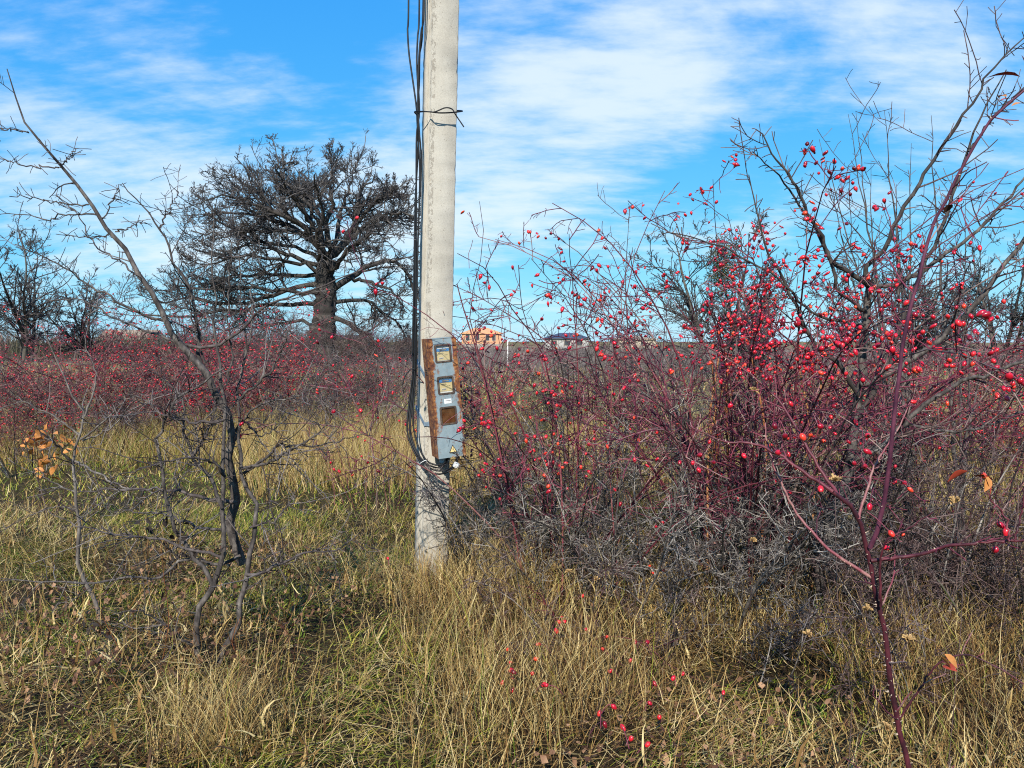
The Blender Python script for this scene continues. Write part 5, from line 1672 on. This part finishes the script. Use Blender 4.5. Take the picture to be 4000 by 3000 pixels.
# lying dead blades, near
pos = field(50000, (2.2, 7.2), (-250, 4250))
left = np.clip((0.05 - pos[:, 0] / pos[:, 1]) / 0.2, 0, 1)
pos = pos[(r.random(len(pos)) > 0.42 * left) & (r.random(len(pos)) < 0.85 + 0.9 * vnoise(pos[:, 0], pos[:, 1], 4.0, 23))]
B = len(pos)
pos[:, 2] += r.uniform(0.0, 0.11, B)
az = 3.0 * vnoise(pos[:, 0], pos[:, 1], 1.2, 14) + r.normal(0, 1.1, B)
lt_n = np.clip(0.5 + 0.6 * vnoise(pos[:, 0], pos[:, 1], 2.6, 15), 0.1, 0.9)
tn = np.where(r.random(B) < lt_n, r.uniform(0.28, 0.62, B), r.uniform(0.0, 0.30, B))
blades('dead_thatch', pos, r.uniform(0.07, 0.28, B), r.uniform(1.0, 1.65, B), r.uniform(-1.3, 1.3, B), r.uniform(0.0022, 0.0055, B), tn, 5, 'flattened dead straw lying over the near turf', az=az)
# broad curled dead leaves and broken stalks
pos = field(5200, (2.3, 6.0), (-250, 4250))
pos = pos[vnoise(pos[:, 0], pos[:, 1], 2.4, 22) > -0.1]
B = len(pos)
pos[:, 2] += r.uniform(0.0, 0.16, B)
blades('dead_leaf_blades', pos, r.uniform(0.06, 0.20, B), r.uniform(0.3, 1.7, B), r.uniform(-2.6, 2.6, B), r.uniform(0.006, 0.014, B), np.where(r.random(B) < 0.6, r.uniform(0.05, 0.3, B), r.uniform(0.4, 0.62, B)), 6, 'broad curled dead blades caught in the near grass')
# turf, middle distance
pos = field(52000, (6.2, 14), (-250, 4250))
B = len(pos)
gn = vnoise(pos[:, 0], pos[:, 1], 0.8, 2)
h = r.uniform(0.05, 0.16, B) * (1 + 0.4 * gn)
gl = np.clip((0.0 - pos[:, 0] / pos[:, 1]) / 0.2, 0, 1)
blades('meadow', pos, h, r.uniform(0.1, 1.0, B), r.uniform(0.2, 1.4, B), r.uniform(0.006, 0.012, B), tones_by(np.clip(0.30 + 0.35 * gn + 0.35 * gl, 0.03, 0.85)), 3, 'yellow green meadow grass in the middle distance')
pos = field(30000, (13, 48), (-250, 4250))
B = len(pos)
gn = vnoise(pos[:, 0], pos[:, 1], 0.3, 3)
blades('far_meadow', pos, r.uniform(0.12, 0.4, B), r.uniform(0.1, 0.8, B), r.uniform(0.2, 1.0, B), r.uniform(0.012, 0.03, B), tones_by(np.clip(0.12 + 0.2 * gn, 0.02, 0.5)), 3, 'dry meadow grass far off')


# tall straw
def straw(name, n, Dr, pxr, hr, lab, dens=None, wd=(0.0022, 0.0042), tn=(0.06, 0.5, 0.44), mask=None, lean=0.45):
    pos = field(n, Dr, pxr)
    if mask is not None:
        pos = pos[mask(pos)]
    B = len(pos)
    h = r.uniform(hr[0], hr[1], B)
    return blades(name, pos, h, np.abs(r.normal(0.05, lean * 0.6, B)), r.uniform(0.0, 1.3, B) * r.random(B), r.uniform(wd[0], wd[1], B), tones(B, *tn), 5, lab)


straw('tall_straw', 12000, (2.6, 6.2), (1560, 4300), (0.14, 0.48), 'tall pale dead grass among the rose stems right of the pole', mask=lambda p: (vnoise(p[:, 0], p[:, 1], 2.2, 6) > -0.35) & ((p[:, 1] < 4.1) | (r.random(len(p)) < 0.45)))
straw('tall_straw', 15000, (8.0, 13), (900, 2450), (0.3, 0.75), 'stand of tall tan grass behind the pole', wd=(0.003, 0.006), tn=(0.05, 0.75, 0.2))
straw('tall_straw', 9000, (6.0, 13), (2300, 4300), (0.3, 0.8), 'tall tan grass seen through the right thicket', wd=(0.003, 0.006), tn=(0.05, 0.7, 0.25))
straw('tall_straw', 6500, (9.6, 13), (-300, 900), (0.25, 0.6), 'tall tan grass at the foot of the left red bushes', wd=(0.003, 0.006), tn=(0.15, 0.6, 0.25))
straw('tall_straw', 900, (2.8, 6.5), (-250, 1560), (0.2, 0.5), 'scattered dry stalks standing in the left turf', tn=(0.05, 0.75, 0.2))


def tuft(px, D, n, rad, hr, lab):
    c = on_ground(px, D)
    pos = np.repeat(c[None], n, 0)
    pos[:, :2] += r.normal(0, rad, (n, 2))
    pos[:, 2] = gz(pos[:, 0], pos[:, 1])
    o = blades('grass_tuft', pos, r.uniform(hr[0], hr[1], n), np.abs(r.normal(0.1, 0.25, n)), r.uniform(0, 1.0, n), r.uniform(0.002, 0.004, n), tones(n, 0.02, 0.72, 0.26), 5, lab)
    return o


tuft(840, 3.0, 800, 0.13, (0.15, 0.42), 'dense tan grass tuft at the foot of the left sapling, bottom of the photo')
tuft(1690, 5.12, 420, 0.16, (0.10, 0.30), 'dry grass tuft round the foot of the concrete pole')
tuft(1900, 4.7, 700, 0.22, (0.25, 0.6), 'dry grass tuft just right of the concrete pole foot')
tuft(2080, 3.3, 500, 0.22, (0.2, 0.5), 'dry grass tuft below the low rose at the bottom of the photo')

# leaf litter
n = 9000
pos = field(n, (2.4, 6.0), (-250, 3400))
keep = vnoise(pos[:, 0], pos[:, 1], 1.7, 9) > 0.0
pos = pos[keep]
n = len(pos)
pos[:, 2] += r.uniform(0.01, 0.14, n)
sz = r.uniform(0.014, 0.038, n)
tpl = np.array([(-0.5, 0, 0.1), (0, -0.35, 0), (0.5, 0, 0.12), (0, 0.35, 0), ])
an = r.uniform(0, 6.28, n)
tl = r.normal(0, 0.6, (n, 2))
V = tpl[None] * sz[:, None, None]
X = V[:, :, 0] * np.cos(an)[:, None] - V[:, :, 1] * np.sin(an)[:, None]
Y = V[:, :, 0] * np.sin(an)[:, None] + V[:, :, 1] * np.cos(an)[:, None]
Z = V[:, :, 2] + X * tl[:, 0:1] + Y * tl[:, 1:2]
V = np.stack([X, Y, Z], -1) + pos[:, None, :]
Q = np.arange(n * 4).reshape(-1, 4)
ob('leaf_litter', mesh_np('leaf_litter', V.reshape(-1, 3), Q, np.repeat(r.random(n), 4), False), M['leaf_brown'], label='small brown dead leaves scattered through the near grass', cat='leaf litter', kind='stuff')


# dried umbels and dock stalks
def weed(px, py, D, label, kind, seed):
    r = np.random.default_rng(seed)
    top = P(px, py, D)
    b = np.array([top[0] + r.normal(0, 0.14), top[1] + r.uniform(0.0, 0.25), 0])
    b[2] = float(gz(b[0], b[1]))
    t = thing('dried_weed', b, label, 'weed', 'dried weeds in the grass')
    st = smooth_path([b, b + (top - b) * 0.35 + r.normal(0, 0.03, 3), b + (top - b) * 0.7 + r.normal(0, 0.03, 3), top], 12)
    ob('stalk', tubes('stalk', [(st[None], taper([0.0022 if kind == 'dock' else 0.0014], [0.0010], 12), 5)], b, r), M['cane_orange'] if kind == 'dock' else M['twig_brown'], t)
    if kind == 'umbel':
        n = 16
        d = norm(np.stack([r.normal(0, 1, n), r.normal(0, 1, n), r.uniform(0.4, 1.6, n)], 1))
        ray = grow(r, np.repeat(top[None], n, 0), d, r.uniform(0.014, 0.026, n), 3, 0.1)
        rad = np.stack([np.full(n, 0.0009), np.full(n, 0.003), np.full(n, 0.0055)], 1)
        ob('seed_head', tubes('seed_head', [(ray, rad, 5)], b, r), M['umbel'], t, kind='stuff')
    else:
        pts = np.array([st[k] for k in r.integers(3, 8, 26)])
        add_leaves(r, t, b, pts[:14], LEAF['brown'], 1, 0.012, 0.6, 1.2)
    return t


WEEDS = [(2085, 2145, 4.6, 'dried seed head nearest the right side of the pole foot', 'umbel'), (2285, 2140, 4.6, 'pair of dried seed heads left of the upright purple stem', 'umbel'), (2222, 2235, 4.3, 'small dried seed head low right of the upright purple stem', 'umbel'),
         (2330, 2265, 4.2, 'pale dried seed head above the low rose', 'umbel'), (2940, 2115, 4.2, 'dried seed head in front of the brown upright canes', 'umbel'), (2945, 1530, 3.6, 'flat brown seed head high among the purple canes', 'umbel'),
         (3262, 1880, 2.5, 'big brown seed head behind the near rose fork', 'umbel'), (3730, 1965, 2.6, 'brown seed head right of the purple rose stem', 'umbel'), (3385, 2385, 2.9, 'dark seed head just left of the nearest thorny stem', 'umbel'),
         (3155, 2480, 3.2, 'tan seed head left of the nearest thorny stem near the lower right', 'umbel'), (3550, 2500, 2.7, 'seed head right of the nearest thorny stem', 'umbel'), (3460, 2845, 2.6, 'pair of round seed heads at the bottom beside the thorny stem', 'umbel'),
         (630, 2130, 3.6, 'rust red stalk standing in the left sapling stems', 'dock'), (400, 2380, 3.4, 'orange brown leaning stalk in the left turf', 'dock'), (220, 2430, 3.2, 'pale brown stalk nearest the left edge', 'dock'),
         (940, 2410, 3.6, 'dry stalk with brown leaves beside the left sapling foot', 'dock'), (1060, 2330, 3.5, 'tall dry stalk with curled leaves right of the left sapling', 'dock'), (1850, 2400, 3.9, 'leaning dark stalk with rust leaves in front of the pole', 'dock'),
         (2420, 1700, 4.8, 'bright orange upright stalk left of the densest hips', 'dock')]
for k, (a, b, c, lab, kd) in enumerate(WEEDS):
    weed(a, b, c, lab, kd, 200 + k)
